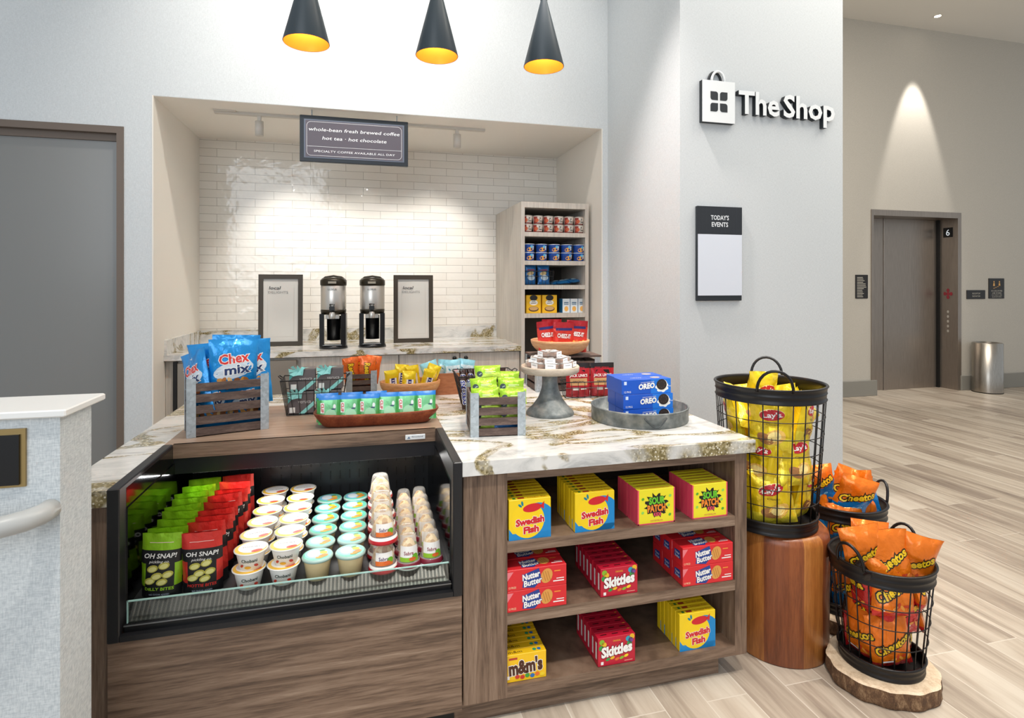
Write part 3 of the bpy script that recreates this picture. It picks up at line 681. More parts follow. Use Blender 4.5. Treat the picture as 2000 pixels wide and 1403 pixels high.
def nutter(p, F, T, L, R, w_, d, h):
    bl = M('22408c', .4)
    for S, k in ((F, 1), (T, .95)):
        p.poly(S, [(-.054, -.028*k), (-.046, .018*k), (.006, .033*k), (.016, -.006*k), (-.010, -.033*k)], bl, .0004)
        p.txto(S, 'Nutter', -.022, .011*k, .020*k, WHT, bl, .064, .0007, .12, .04, .05, .16).txto(S, 'Butter', -.016, -.011*k, .020*k, WHT, bl, .066, .0007, .12, .03, .05, .16)
        p.ell(S, .034, .003, .021, .026*k, TAN, .0006, -.4, n=18)
        for q in (-1, 0, 1): p.rect(S, .034+q*.009-.0012, .034+q*.009+.0012, -.016, .02, M('b97733', .5), .0009, rot=.3)
        p.rect(S, .062, .085, .014, .018, M('f0913a', .4), .0006).rect(S, .07, .098, -.012, -.009, WHT, .0006).rect(S, .058, .098, -.021, -.017, WHT, .0006)
    p.poly(F, [(-w_/2, .03), (-w_/2+.022, .03), (-w_/2, .0)], M('e77c84', .4), .0005).txt(F, '12 PKGS', -w_/2+.018, -.024, .007, CRM, .026, .0006)
    p.poly(L, [(-.024, -.014), (-.02, .014), (.018, .018), (.022, -.012)], bl, .0004).txt(L, 'Nutter', 0, .006, .01, WHT, .03, .0007).txt(L, 'Butter', 0, -.007, .01, WHT, .03, .0007)
def skittles(p, F, T, L, R, w_, d, h):
    for a, b, c_ in ((-.058, .036, '86b52e'), (-.05, .026, 'e6b62a'), (-.06, .015, '2f9a4a'), (.045, .036, '2a9bb5'), (.055, .03, '7a3f94'), (.06, .042, 'e6b62a'), (.05, .018, '2f9a4a')):
        p.ell(F, a, b, .010, .010, M(c_, .35), .0005, n=14)
    p.txto(F, 'Skittles', 0, .004, .034, WHT, M('7c1024', .4), .122, .0009, .1, .05, .04, .1)
    for k, c_ in enumerate(('2f9a4a', 'e6b62a', 'e4702a', '86b52e', 'f0d02c')): p.ell(F, -.035+k*.018, -.028+.004*math.sin(k*2), .009, .005, M(c_, .35), .0007, .3, n=12)
    p.rect(F, -.062, -.052, -h/2+.006, -h/2+.017, WHT, .0005).rect(F, .03, .062, -h/2+.008, -h/2+.011, M('e99888', .4), .0005)
    for x in (-.045, 0, .045): p.rect(T, x-.012, x+.012, -.002, .003, M('3d060d', .5), .0003)
    p.rect(L, -.006, .006, -.03, .03, WHT, .0004).txt(F, 'ORIGINAL', 0, .036, .006, M('f3c23a', .4), .03, .0007)
def mms(p, F, T, L, R, w_, d, h):
    dk = M('4a2415', .4)
    p.txto(F, "m&m's", 0, .004, .044, dk, WHT, .122, .0009, 0, .05, .035, .06)
    for k, c_ in enumerate(('c8322a', 'c8322a', '3a9a3f', '2b6fb5', 'e4702a', 'f0d02c')): p.ell(F, -.03+k*.018, -.03-.003*(k % 2), .0085, .007, M(c_, .3), .0012, n=14)
    p.rect(F, -.06, -.03, .03, .037, M('b5392b', .4), .0006).rect(F, -.066, -.058, -.036, -.024, WHT, .0006)
    p.txt(T, 'm&m', -.035, 0, .013, dk, .05, .0004)
    for x, c_ in ((.035, '2b9a6f'), (.052, '2b6fb5')): p.ell(T, x, 0, .007, .007, M(c_, .4), .0004, n=10)
def oreo(p, F, T, L, R, w_, d, h):
    p.rect(F, .02, w_/2, -h/2, h/2, M('1d74d6', .35), .0003)
    p.txto(F, 'OREO', .0, .002, .021, WHT, M('16389e', .4), .076, .0008, .1, .05, .05, .08).txt(F, 'CHOCOLATE SANDWICH COOKIES', .004, .018, .0045, WHT, .062, .0006, 0, 0, .06)
    p.ell(F, .072, -.004, .031, .023, WHT, .0006, n=26, fn=lambda i: .8+.25*abs(math.sin(i*2.3))).ell(F, .073, .004, .025, .024, M('e8e4dc', .4), .0009, n=22).ell(F, .070, .006, .024, .023, M('2a201d', .5), .0012, n=22)
    for k in range(8): p.ell(F, .070+.014*math.cos(k*.785), .006+.013*math.sin(k*.785), .003, .003, M('43332e', .5), .0014, n=8)
    p.rect(F, -.104, -.092, .010, .024, M('cfdcf2', .4), .0006).txt(F, '12 PKG', -.088, -.020, .008, WHT, .03, .0006).txt(F, 'oreo', .105, .0, .007, WHT, .02, .0012)
    p.ell(T, .06, 0, .022, .018, M('b9a79a', .4), .0004, n=16).txt(T, 'OREO', -.03, 0, .012, WHT, .05, .0004)
sw = pack_box('candy_box', .152, .026, .139, 'f3cf1d', swedish, 'candy box')
sp_ = pack_box('candy_box', .152, .026, .128, 'efe02c', sour, 'candy box')
nb = pack_box('cookie_box', .215, .075, .072, 'd8282f', nutter, 'cookie box')
sk = pack_box('candy_box', .146, .034, .102, 'c01a34', skittles, 'candy box')
mm = pack_box('candy_box', .150, .030, .094, 'f4c21b', mms, 'candy box')
orb = pack_box('cookie_box', .228, .082, .0615, '1554c0', oreo, 'cookie box')
def row(pr, x, y0, z, n, pitch, rz, desc, where, group, dx=0):
    for k in range(n):
        pr.place((x+dx*k+random.uniform(-.001, .001), y0+pitch*k, z+.0005), rz+random.uniform(-.01, .01),
                 '%s, %s in row, %s' % (desc, ORD[k] if k else 'front', where), group)
S1, S2, S3 = .6186, .3735, .1235
row(sw, .562, 1.925, S1, 7, .0285, 0, 'yellow and blue fish candy box', 'left end of the top shelf', 'fish candy boxes, left row')
row(sw, .805, 1.93, S1, 7, .0285, .0, 'yellow and blue fish candy box', 'second row of the top shelf', 'fish candy boxes, second row')
row(sp_, 1.05, 1.93, S1, 6, .0285, 0, 'pink edged yellow sour candy box', 'third row of the top shelf', 'sour candy boxes, third row')
row(sp_, 1.275, 1.93, S1, 6, .0285, 0, 'pink edged yellow sour candy box', 'right end of the top shelf', 'sour candy boxes, right row')
def stack2(pr, x, y0, z, h, nrow, pitch, desc, where, group, rz=0):
    for k in range(nrow):
        for j in (0, 1):
            pr.place((x+random.uniform(-.002, .002), y0+pitch*k, z+.0005+j*(h+.0006)), rz,
                     '%s, %s of its stack, %s, %s' % (desc, ('bottom', 'top')[j], ORD[k]+' stack back' if k else 'front stack', where), group)
stack2(nb, .588, 1.945, S2, .072, 3, .078, 'red peanut cookie box', 'left on middle shelf', 'peanut cookie boxes, left')
stack2(nb, 1.262, 1.945, S2, .072, 3, .078, 'red peanut cookie box', 'right on middle shelf', 'peanut cookie boxes, right')
row(sk, .900, 1.935, S2, 7, .036, 0, 'crimson fruit candy box', 'middle shelf between the cookie boxes', 'crimson candy boxes, middle shelf')
row(sk, .892, 1.935, S3, 6, .036, 0, 'crimson fruit candy box', 'middle of the bottom shelf', 'crimson candy boxes, bottom shelf')
row(mm, .548, 1.935, S3, 8, .032, 0, 'yellow chocolate candy box', 'left end of the bottom shelf', 'yellow candy boxes, bottom shelf')
row(sw, 1.225, 1.935, S3, 6, .0285, 0, 'yellow and blue fish candy box', 'right end of the bottom shelf', 'fish candy boxes, bottom shelf')

# ---------------------------------------------------------------- chilled case contents
ZD = .5475
def pouchcol(c): 
    top = foil(c, .35); bk = M('17181c', .35)
    def f(u, v, s):
        if v > .52: return top
        if v < -.55 or v > .1: return bk
        return top if abs(u) > .66 else bk
    return f
def ohsnap(c, flav):
    def fn(p, S, w_, h):
        p.txt(S, 'OH SNAP!', 0, h*.17, .0135, WHT, w_*.80, .0012, .15, .02, 0); p.txt(S, 'pickling co.', 0, h*.085, .008, WHT, w_*.5, .0012, .3)
        for a, b in ((-.02, .0), (.012, .008), (-.008, -.022), (.022, -.018), (-.026, -.036), (.008, -.04)):
            p.ell(S, a, b-.004, .016, .0105, M('b7b04a', .45), .0012, .3, n=14, rings=2).ell(S, a, b-.005, .012, .007, M('dcd88a', .45), .0018, .3, n=12)
        p.txt(S, flav, 0, -h*.33, .0095, M(c, .4), w_*.72, .0012, .1, .02); p.txt(S, 'NO SUGAR ADDED', 0, -h*.42, .005, M('b5c0d5', .4), w_*.5, .0012)
        p.rect(S, -w_*.3, w_*.3, h*.36, h*.368, M('f2d0c8', .4), .0012, 6, 1)
    return fn
pg = bag('pickle_pouch', .112, .198, .05, pouchcol('8ec41f'), ohsnap('9fd32a', 'DILLY BITES'), 'snack pouch', (1, 2, 3), crease=.5, pouch=True)
pr_ = bag('pickle_pouch', .112, .198, .05, pouchcol('d8342e'), ohsnap('d8342e', 'HOTTIE BITES'), 'snack pouch', (4, 5, 6), crease=.5, pouch=True)
YR = [1.975, 2.04, 2.10, 2.162, 2.222, 2.285, 2.35, 2.42, 2.495]
for k, y in enumerate(YR):
    pg[k % 3].place((-.598+random.uniform(-.004, .004), y, ZD+.001), (.06+random.uniform(0, .12), random.uniform(-.06, .06), random.uniform(-.12, .12)+.04), 'lime green topped black pickle pouch, %s in its row beside the mirrored side' % (ORD[k] if k else 'front one'), 'green pickle pouches')
    pr_[k % 3].place((-.480+random.uniform(-.004, .004), y, ZD+.001), (.06+random.uniform(0, .12), random.uniform(-.05, .05), random.uniform(-.10, .10)), 'red topped black pickle pouch, %s in its row beside the yogurt cups' % (ORD[k] if k else 'front one'), 'red pickle pouches')
def cupside(rf): return lambda a, b, l: ((rf(b)+l)*math.sin(a/rf(b)), -(rf(b)+l)*math.cos(a/rf(b)), b)
TP = lambda z: (lambda a, b, l: (a, b, z+l))
def yogurt(lidtxt):
    t = thing('yogurt_cup', 'x', 'yogurt'); rf = lambda z: .033+.0125*z/.057
    p = MB().lathe([(0, 0), (.033, 0), (.0455, .057)], WHT, 28)
    S = cupside(rf); p.txt(S, 'Chobani', 0, .034, .0105, M('16302a', .4), .048, .0006, 0, .02)
    for a in (-.024, .02): p.ell(S, a, .017, .007, .0045, M('c23a2a', .4), .0006, .6 if a < 0 else -.4, n=10)
    p.ell(S, -.005, .012, .010, .005, M('e0a52f', .4), .0006, n=10)
    p.build('cup', t)
    p = MB().lathe([(.0455, .0555), (.0505, .0555), (.051, .0585), (0, .0585)], WHT, 28); S = TP(.0585)
    p.ell(S, 0, 0, .0475, .0475, M('f0c040', .4), .0004, n=28).ell(S, .004, .005, .0425, .040, WHT, .0007, .3, n=24)
    p.ell(S, .020, -.024, .017, .009, M('cf4630', .4), .001, .3, n=12).txt(S, lidtxt, 0, .006, .006, M('3a3f48', .4), .055, .001, 0, .01); p.build('foil_lid', t)
    return Proto(t)
def mango():
    t = thing('fruit_cup', 'x', 'fruit cup')
    MB().lathe([(0, 0), (.034, 0), (.0445, .066)], M('e6cf9f', .22), 28).build('cup', t)
    p = MB().lathe([(.0445, .062), (.0485, .062), (.0495, .068), (.047, .072), (0, .072)], M('a9c4bc', .25), 28); S = TP(.072)
    p.ell(S, 0, 0, .045, .045, M('62bfa6', .3), .0003, n=28).ell(S, -.004, .003, .036, .034, M('86bfe0', .3), .0006, n=24).ell(S, -.012, .004, .020, .024, M('e8eff2', .35), .0009, n=16)
    p.ell(S, .020, -.014, .016, .010, M('e08a2a', .4), .001, .5, n=12).ell(S, .018, .008, .013, .010, M('f2c230', .4), .0012, -.4, n=12).ell(S, .008, -.026, .012, .006, M('e9a23a', .4), .0012, n=10).ell(S, .012, .024, .010, .005, M('4f9a3a', .4), .0012, .3, n=10)
    p.build('lid', t); return Proto(t)
def hummus(col, rim, top, tall, lab, w2):
    t = thing('dip_cup', 'x', 'dip cup')
    MB().lathe([(0, 0), (w2-.006, 0), (w2+.002, .002), (w2+.003, .008), (w2+.001, .015), (w2, .021), (w2-.003, .024)], M(rim, .35), 28, fm=lambda i, j: (M(rim, .35) if j < 4 else WHT) if lab == 'red' else (WHT if j < 3 else M(rim, .35))).build('base_tub', t)
    r0, r1, h = w2-.005, top, tall
    rf = lambda z: r0+(r1-r0)*(z-.023)/(h-.023)
    MB().lathe([(w2-.001, .023), (r0, .026), (r1, h-.008), (r1-.004, h-.001), (r1-.008, h), (0, h)], PLASTIC, 28).build('clear_dome', t)
    MB().lathe([(0, .024), (r0-.003, .025), (rf(h*.62)-.003, h*.62), (r1*.5, h*.85), (0, h*.87)], mat_crumb, 20).build('snack_filling', t)
    S = cupside(lambda z: rf(z)+.0008); p = MB()
    wd = .030 if lab == 'red' else .034
    p.rect(S, -wd, wd, .028, h*.72, M('eeeae6', .4), .0004, 10, 1); p.rect(S, -wd, wd, .028, .042, M(col, .4), .0008, 10, 1)
    p.txt(S, 'Sabra', -.002, h*.52, .011, M('8d2436' if lab != 'red' else '5a3560', .4), .032, .0012, 0, .01)
    p.ell(S, .02, .044, .011, .009, M('6fae2e', .4), .0014, n=12).ell(S, .010, .037, .012, .006, M('d9622c', .4), .0018, n=12); p.build('label_band', t)
    return Proto(t)
mat_crumb, nt, b = nm('pretzel_pieces', Roughness=.7)
vo = N(nt, 'TexVoronoi'); vo.inputs['Scale'].default_value = 70; nt.links.new(coords(nt), vo.inputs['Vector'])
nt.links.new(ramp(nt, vo.outputs['Color'], [(.2, 'a9752f'), (.5, 'dfb978'), (.8, 'f1dcae')]), b.inputs['Base Color']); bump(nt, b, vo.outputs[0], .6, .004)
yg = [yogurt('CHOBANI'), yogurt('YOGURT')]
YY = [1.972, 2.078, 2.184, 2.29, 2.396, 2.50]
for c_, x0 in enumerate((-.351, -.245)):
    for k, y in enumerate(YY):
        for j in (0, 1):
            yg[(k+j) % 2].place((x0+random.uniform(-.003, .003)+.004*j, y+random.uniform(-.002, .002), ZD+.0005+.0592*j), random.uniform(-.3, .3),
                'white yogurt cup with fruit print, %s of its stack, %s, %s yogurt column' % (('lower', 'upper')[j], ORD[k]+' row back' if k else 'front row', ('left', 'right')[c_]), 'stacked white yogurt cups')
mg = mango()
for c_, x0 in enumerate((-.145, -.041)):
    for k, y in enumerate((1.975, 2.078, 2.18, 2.282, 2.384, 2.486)):
        mg.place((x0+.002*k, y, ZD+.0005), random.uniform(-.25, .25), 'fruit cup with blue green printed lid, %s in the %s fruit column' % (ORD[k] if k else 'front one', ('left', 'right')[c_]), 'fruit cups with printed lids')
hr = hummus('e0702c', 'c4202c', .031, .095, 'red', .046)
for k, y in enumerate((1.972, 2.072, 2.172, 2.272, 2.372)):
    for j in (0, 1):
        hr.place((.063+random.uniform(-.003, .003), y, ZD+.0005+.0955*j), random.uniform(-.1, .1), 'red rimmed clear domed dip cup, %s of its stack, %s' % (('lower', 'upper')[j], ORD[k]+' row back' if k else 'front row'), 'red rimmed dip cups')
hg = hummus('8cbb2c', '7d2334', .025, .108, 'green', .040)
for c_, x0 in enumerate((.148, .226)):
    for k, y in enumerate((1.972, 2.058, 2.144, 2.230, 2.316, 2.402)):
        hg.place((x0+.0025*k*(c_ == 0), y+(.012 if c_ else 0), ZD+.0005), random.uniform(-.2, .2), 'tall clear dip cup with green label, %s in the %s column of such cups' % (ORD[k] if k else 'front one', ('left', 'right')[c_]), 'green labelled dip cups')

# ---------------------------------------------------------------- containers on the counters
def crate(w_, d, h, nsl, label, loc, rz, floor_h=.012):
    t = thing('slatted_crate', label, 'crate', loc, rz); pw = .036; tk = .010
    sh = (h-.012)/nsl
    for nm_, a, b, hor in (('front', -w_/2, w_/2, 0), ('back', -w_/2, w_/2, 1)):
        p = MB(); y = -d/2 if hor == 0 else d/2-tk
        for k in range(nsl): p.box(-w_/2+.003, w_/2-.003, y+.001, y+tk, .004+k*sh, .004+k*sh+sh*.70, CRATEWOOD)
        p.build('slat_panel', t)
    for s_ in (-1, 1):
        p = MB(); x = s_*w_/2
        for k in range(nsl): p.box(min(x, x-s_*tk)+.0005, max(x, x-s_*tk)-.0005, -d/2+tk, d/2-tk, .004+k*sh, .004+k*sh+sh*.70, CRATEWOOD)
        p.build('slat_panel', t)
    MB().box(-w_/2+tk, w_/2-tk, -d/2+tk, d/2-tk, .004, floor_h, CRATEWOOD).build('base_board', t)
    for sx in (-1, 1):
        for sy in (-1, 1):
            p = MB(); x = sx*w_/2; y = sy*d/2
            p.box(min(x, x-sx*pw*.85), max(x, x-sx*pw*.85), min(y+sy*.0015, y), max(y+sy*.0015, y), 0, h, GALV)
            p.box(min(x, x+sx*.0015), max(x, x+sx*.0015), min(y, y-sy*pw), max(y, y-sy*pw), 0, h, GALV); p.build('corner_post', t)
    return t
def wirebasket(wt, wb, dt, db, h, label, loc, rz, nx=9, ny=6, r=.0016):
    t = thing('wire_basket', label, 'basket', loc, rz); W = M('17181b', .4)
    P_ = lambda u, v, k: ((wb+(wt-wb)*k)/2*u, (db+(dt-db)*k)/2*v, r+(h-r)*k)
    ring = lambda k: [P_(-1, -1, k), P_(1, -1, k), P_(1, 1, k), P_(-1, 1, k)]
    MB().tube(ring(1), r*1.7, W, 6, True).build('rim', t)
    p = MB()
    for k in (.62, 0): p.tube(ring(k), r, W, 4, True)
    for i in range(nx):
        u = -1+2*i/(nx-1)
        p.tube([P_(u, -1, 1), P_(u, -1, 0), P_(u, 1, 0), P_(u, 1, 1)], r*.8, W, 4)
    for i in range(1, ny-1):
        v_ = -1+2*i/(ny-1)
        for s_ in (-1, 1): p.tube([P_(s_, v_, 1), P_(s_, v_, 0)], r*.8, W, 4)
        p.tube([P_(-1, v_, 0), P_(1, v_, 0)], r*.8, W, 4)
    p.build('wire_body', t)
    for s_ in (-1, 1):
        MB().tube([P_(s_, -.3, 1), (s_*(wt/2+.014), -.2*dt/2, h+.012), (s_*(wt/2+.014), .2*dt/2, h+.012), P_(s_, .3, 1)], r*1.5, W, 6).build('handle', t)
    return t
def bowl(name, r, rb, h, m, label, loc, sx=1, sy=1, rz=0, cat='bowl', th=.012):
    t = thing(name, label, cat, loc, rz)
    prof = [(0, .0), (rb, 0)]+[(rb+(r-rb)*math.sin(PI/2*k/7)**.9, .004+(h-.004)*(1-math.cos(PI/2*k/7))**.9) for k in range(1, 8)]
    inn = [(max(0, a-th), b+th*.8) for a, b in prof[1:-1]][::-1]
    MB().lathe(prof+[(r-th*.5, h+.002), (r-th, h)]+inn+[(0, th)], m, 48, sx=sx, sy=sy).build('bowl_body', t); return t
ZT = ZC+.0025                                      # top of the wood deck

def solid(m): return lambda u, v, s: m
# -- blue snack mix bags in the left crate
crate(.292, .175, .228, 5, 'slatted wood crate with galvanised corners holding tall blue snack bags', (-.542, 2.566, ZT), .305)
BB = foil('1a8fd8', .32)
def chex(kind):
    def fn(p, S, w_, h):
        p.ell(S, .0, h*.04, w_*.42, h*.13, M('cfd9e2', .4), .001, .25, n=18, rings=3)
        p.txto(S, 'Chex', .0, h*.22, .038, M('d8332c', .4), WHT, w_*.62, .0018, 0, .03, .05, .12).txto(S, 'mix', .012, h*.055, .036, M('1c3566', .4), WHT, w_*.52, .0018, 0, .03, .05, .12)
        for k in range(16):
            a = -.05+.1*(k % 6)/5+.006*math.sin(k*5); b = -h*.11-.013*(k//6)
            p.ell(S, a, b, .013, .008, M(('c98b3e', 'a8662a', 'e0b272', '8a4e20')[k % 4], .5), .0018+.0002*k, k*1.1, n=10)
        if kind: p.txt(S, 'TRADITIONAL', -w_*.40, 0, .015, WHT, h*.6, .002, rot=PI/2)
    return fn
cxl = bag('snack_bag', .125, .19, .04, solid(BB), chex(0), 'snack bag', (15, 16), crease=.7)
cx = bag('snack_bag', .185, .265, .055, solid(BB), chex(0), 'snack bag', (11, 12), nu=18, nv=26); cx2 = bag('snack_bag', .17, .255, .05, solid(BB), chex(1), 'snack bag', (13, 14), nu=18, nv=26)
def inlocal(c_, rz, x, y): return (c_[0]+x*math.cos(rz)-y*math.sin(rz), c_[1]+x*math.sin(rz)+y*math.cos(rz))
for pr, x, y, z, r, lab in ((cx[0], .018, -.030, .140, (.03, .02, .28), 'blue snack mix bag, large centre one facing out of the left crate'),
        (cx[1], .082, -.002, .132, (.02, -.02, .34), 'blue snack mix bag at the right end of the left crate'),
        (cx2[0], -.085, -.020, .110, (.02, -.30, -.75), 'blue snack mix bag turned sideways, leaning out of the left end of the crate'),
        (cx2[1], -.045, .005, .135, (.04, -.10, -.40), 'blue snack mix bag turned sideways, behind the leftmost one in the crate'),
        (cx[1], .03, .040, .150, (.0, .05, .2), 'blue snack mix bag at the back of the left crate')):
    q_ = inlocal((-.542, 2.566), .305, x, y); pr.place((q_[0], q_[1], ZT+z-.035), r, lab)
for k in range(2):
    q_ = inlocal((-.542, 2.566), .305, -.06+.12*k, -.035)
    cxl[k].place((q_[0], q_[1], ZT+.014), (.0, 0, .305), 'blue snack mix bag low in the left crate, showing between its slats, %s one' % ('left', 'right')[k])
# -- wire basket with ribboned gift boxes
wirebasket(.285, .235, .17, .13, .160, 'black wire basket holding four grey ribboned gift boxes', (-.218, 2.815, ZT), .02, 9, 7)
def gift():
    t = thing('gift_box', 'x', 'gift box'); G = M('665d5d', .5); TL = M('96ddd6', .35); TD = M('5fbdb6', .35)
    w_, d, h = .112, .09, .098
    p = MB().box(-w_/2, w_/2, -d/2, d/2, 0, h, G, bev=.002); F_ = lambda a, b, l: (a, -d/2-l, h/2+b)
    p.txt(F_, 'veruca', .014, .006, .016, M('cfcac6', .4), .055, .0006, 0, 0).rect(F_, -w_/2+.006, -w_/2+.03, -h/2+.006, -h/2+.03, WHT, .0005)
    p.poly(F_, [(-w_/2, .045), (w_/2, .045), (w_/2, .049), (-w_/2, .049)], M('77716f', .5), .0004); p.build('carton', t)
    p = MB().poly(F_, [(-.01, -h/2), (.014, -h/2), (w_/2, -.012), (w_/2, .008)], TL, .001).poly(F_, [(-w_/2, .0), (-w_/2, .02), (-.03, h/2), (-.012, h/2)], TD, .001)
    p.poly(lambda a, b, l: (a, b, h+l), [(-.03, -d/2), (-.012, -d/2), (.03, .0), (.012, .0)], TL, .001); p.build('ribbon', t)
    p = MB()
    for k in range(7):
        a = k*.9; q = [(-.03+.004*k, -d/2-.004, h*.72+.006*k), (-.03+.032*math.cos(a), -d/2-.012-.004*math.sin(k), h*.72+.034*math.sin(a)+.006*k), (-.022+.036*math.cos(a+.7), -d/2-.012, h*.78+.036*math.sin(a+.7)+.006*k), (-.026+.004*k, -d/2-.003, h*.74+.006*k)]
        p.add(q+[(x, y+.002, z) for x, y, z in q], [(0, 1, 2, 3), (7, 6, 5, 4), (0, 4, 5, 1), (1, 5, 6, 2), (2, 6, 7, 3)], TL)
    p.build('bow', t); return Proto(t)
gf = gift()
for i, (x, y, z, r, l) in enumerate(((-.275, 2.80, .006, .05, 'bottom left'), (-.155, 2.80, .006, .0, 'bottom right'), (-.270, 2.81, .1085, .04, 'top left'), (-.148, 2.82, .1085, -.02, 'top right'))):
    gf.place((x, y, ZT+z), r, 'dark grey gift box with teal ribbon, %s of four in the wire basket' % l)
# -- copper tray of green bars
t = thing('copper_tray', 'long hammered copper tray with green bars on the wood deck', 'tray', (.058, 2.505, ZT), -.02)
prof = []
N_ = 40; vs = []; fs = []
def superel(a, rx, ry, e=.45):
    c_, s_ = math.cos(a), math.sin(a); return (rx*math.copysign(abs(c_)**e, c_), ry*math.copysign(abs(s_)**e, s_))
lv = [(.0, .0, 0), (.205, .040, 0), (.222, .052, .008), (.245, .070, .034), (.258, .080, .056), (.254, .077, .058), (.240, .066, .036), (.216, .048, .013), (0, 0, .010)]
for rx, ry, z in lv:
    for i in range(N_): x, y = superel(2*PI*i/N_, rx, ry); vs.append((x, y, z+.006*(x/.25)**2*(z > .03)))
for j in range(len(lv)-1):
    for i in range(N_): fs.append((j*N_+i, j*N_+(i+1) % N_, (j+1)*N_+(i+1) % N_, (j+1)*N_+i))
MB().add(vs, fs, COPPER, True).build('tray_body', t)
def clifcol(u, v, s): return M('2c7fd0', .35) if v > .72 else (foil('57b464', .4) if abs(u) > .75 else foil('7fcf94', .4))
def clif(p, S, w_, h):
    p.rect(S, -.036, -.020, -.012, .030, WHT, .0010, 2, 3); p.txt(S, 'CLIF', -.028, .009, .011, M('c8352c', .4), .036, .0016, rot=-PI/2, off=.03)
    p.ell(S, .006, -.022, .024, .026, M('a5dcb4', .4), .0010, n=18, rings=2).ell(S, .022, .014, .006, .010, M('e9eef0', .4), .0012, n=10).ell(S, .018, .004, .010, .003, M('3b5470', .4), .0014, n=8)
cb = bag('energy_bar', .088, .118, .024, clifcol, clif, 'energy bar', (21, 22), crease=.6)
for k in range(6):
    cb[k % 2].place((-.136+.079*k, 2.478-.003*k, ZT+.014+.004*(k > 2)), (-.10, 0, random.uniform(-.1, .1)), 'green energy bar with blue top edge, %s from the left in the copper tray' % ORD[k].replace('front', 'first'))
for k in range(3): cb[k % 2].place((-.145+.10*k, 2.512, ZT+.018), (-.05, 0, .1), 'green energy bar in the back row of the copper tray, %s from the left' % ORD[k].replace('front', 'first'))
# -- small crate of orange candy
crate(.155, .12, .140, 4, 'small slatted crate of orange candy behind the gift boxes', (-.010, 3.175, ZC), .02)
def reese(p, S, w_, h):
    p.txto(S, "Reese's", .004, -h*.02, w_*.34, M('f4c51e', .4), M('3a1a10', .4), h*.62, .0014, .1, .04, .07, -PI/2+.1)
rb = bag('candy_bag', .085, .15, .028, solid(foil('f0702a', .35)), reese, 'candy bag', (31, 32), crease=.8)
for x, y, r, l in ((-.052, 3.15, (.05, -.12, .1), 'left'), (.012, 3.145, (.04, .10, -.05), 'right front'), (-.02, 3.185, (.02, -.05, .1), 'middle back'), (.035, 3.19, (0, .15, 0), 'rear right')):
    rb[0 if x < 0 else 1].place((x, y, ZC+.062), r, 'orange candy bag, %s one in the small crate' % l)
# -- oval bowl of yellow bars
bowl('wooden_bowl', .158, .07, .088, BOWLWOOD, 'honey wooden bowl of yellow candy bags behind the copper tray', (.24, 3.06, ZC), 1, .72)
def yb(p, S, w_, h):
    p.rect(S, -w_*.18, w_*.34, -h*.30, h*.16, WHT, .0010, 3, 4).rect(S, -.004, w_*.20, -h*.30, h*.16, M('2a2f7a', .4), .0014, 2, 4)
    for k in range(4): p.rect(S, .000, w_*.16, -h*.26+k*h*.10, -h*.22+k*h*.10, WHT, .0018)
by = bag('candy_bag', .072, .125, .026, lambda u, v, s: foil('f2cf1e', .35) if v > .1 or abs(u) > .6 else foil('f7e25a', .35), yb, 'candy bag', (41, 42), crease=.9)
for k, (x, y, z, ry) in enumerate(((.150, 3.03, .03, -.10), (.225, 3.015, .022, .05), (.312, 3.02, .03, .24), (.185, 3.07, .05, .10), (.262, 3.07, .045, -.12), (.33, 3.07, .05, .35))):
    by[k % 2].place((x, y, ZC+z), (.05, ry, random.uniform(-.15, .15)), 'yellow candy bag in the honey wooden bowl, %s' % ('front left', 'front middle', 'front right', 'back left', 'back middle', 'back right')[k])
# -- box of pale blue wafers
t = thing('wooden_box', 'low red brown wooden box holding pale blue candy bags', 'box', (.455, 3.14, ZC), 0)
p = MB()
for x0, x1, y0, y1 in ((-.12, .12, -.06, -.05), (-.12, .12, .05, .06), (-.12, -.11, -.05, .05), (.11, .12, -.05, .05)): p.box(x0, x1, y0, y1, 0, .115, REDWOOD)
p.box(-.11, .11, -.05, .05, 0, .01, REDWOOD).build('box_body', t)
def wb(p, S, w_, h):
    p.poly(S, [(-.03, .03), (-.022, .03), (.0, .0), (-.004, -.006)], M('2a8fa8', .4), .0012).poly(S, [(.03, .03), (.022, .03), (.0, .0), (.004, -.006)], M('2a8fa8', .4), .0012)
    p.ell(S, .015, .02, .012, .008, M('f2c7c9', .4), .0014, n=10)
bw = bag('candy_bag', .095, .15, .024, lambda u, v, s: foil('9fdcea', .35) if v > .55 or abs(u) > .8 else foil('e2f3f7', .35), wb, 'candy bag', (51, 52), crease=1)
for k, (x, ry) in enumerate(((.375, -.28), (.425, .12), (.475, -.05), (.53, .16))):
    bw[k % 2].place((x, 3.105+.02*(k % 2), ZC+.035), (.0, ry, random.uniform(-.2, .2)), 'pale blue and white candy bag, %s in the wooden box' % ORD[k].replace('front', 'leftmost').replace('second', 'second from left').replace('third', 'third from left').replace('fourth', 'rightmost'))
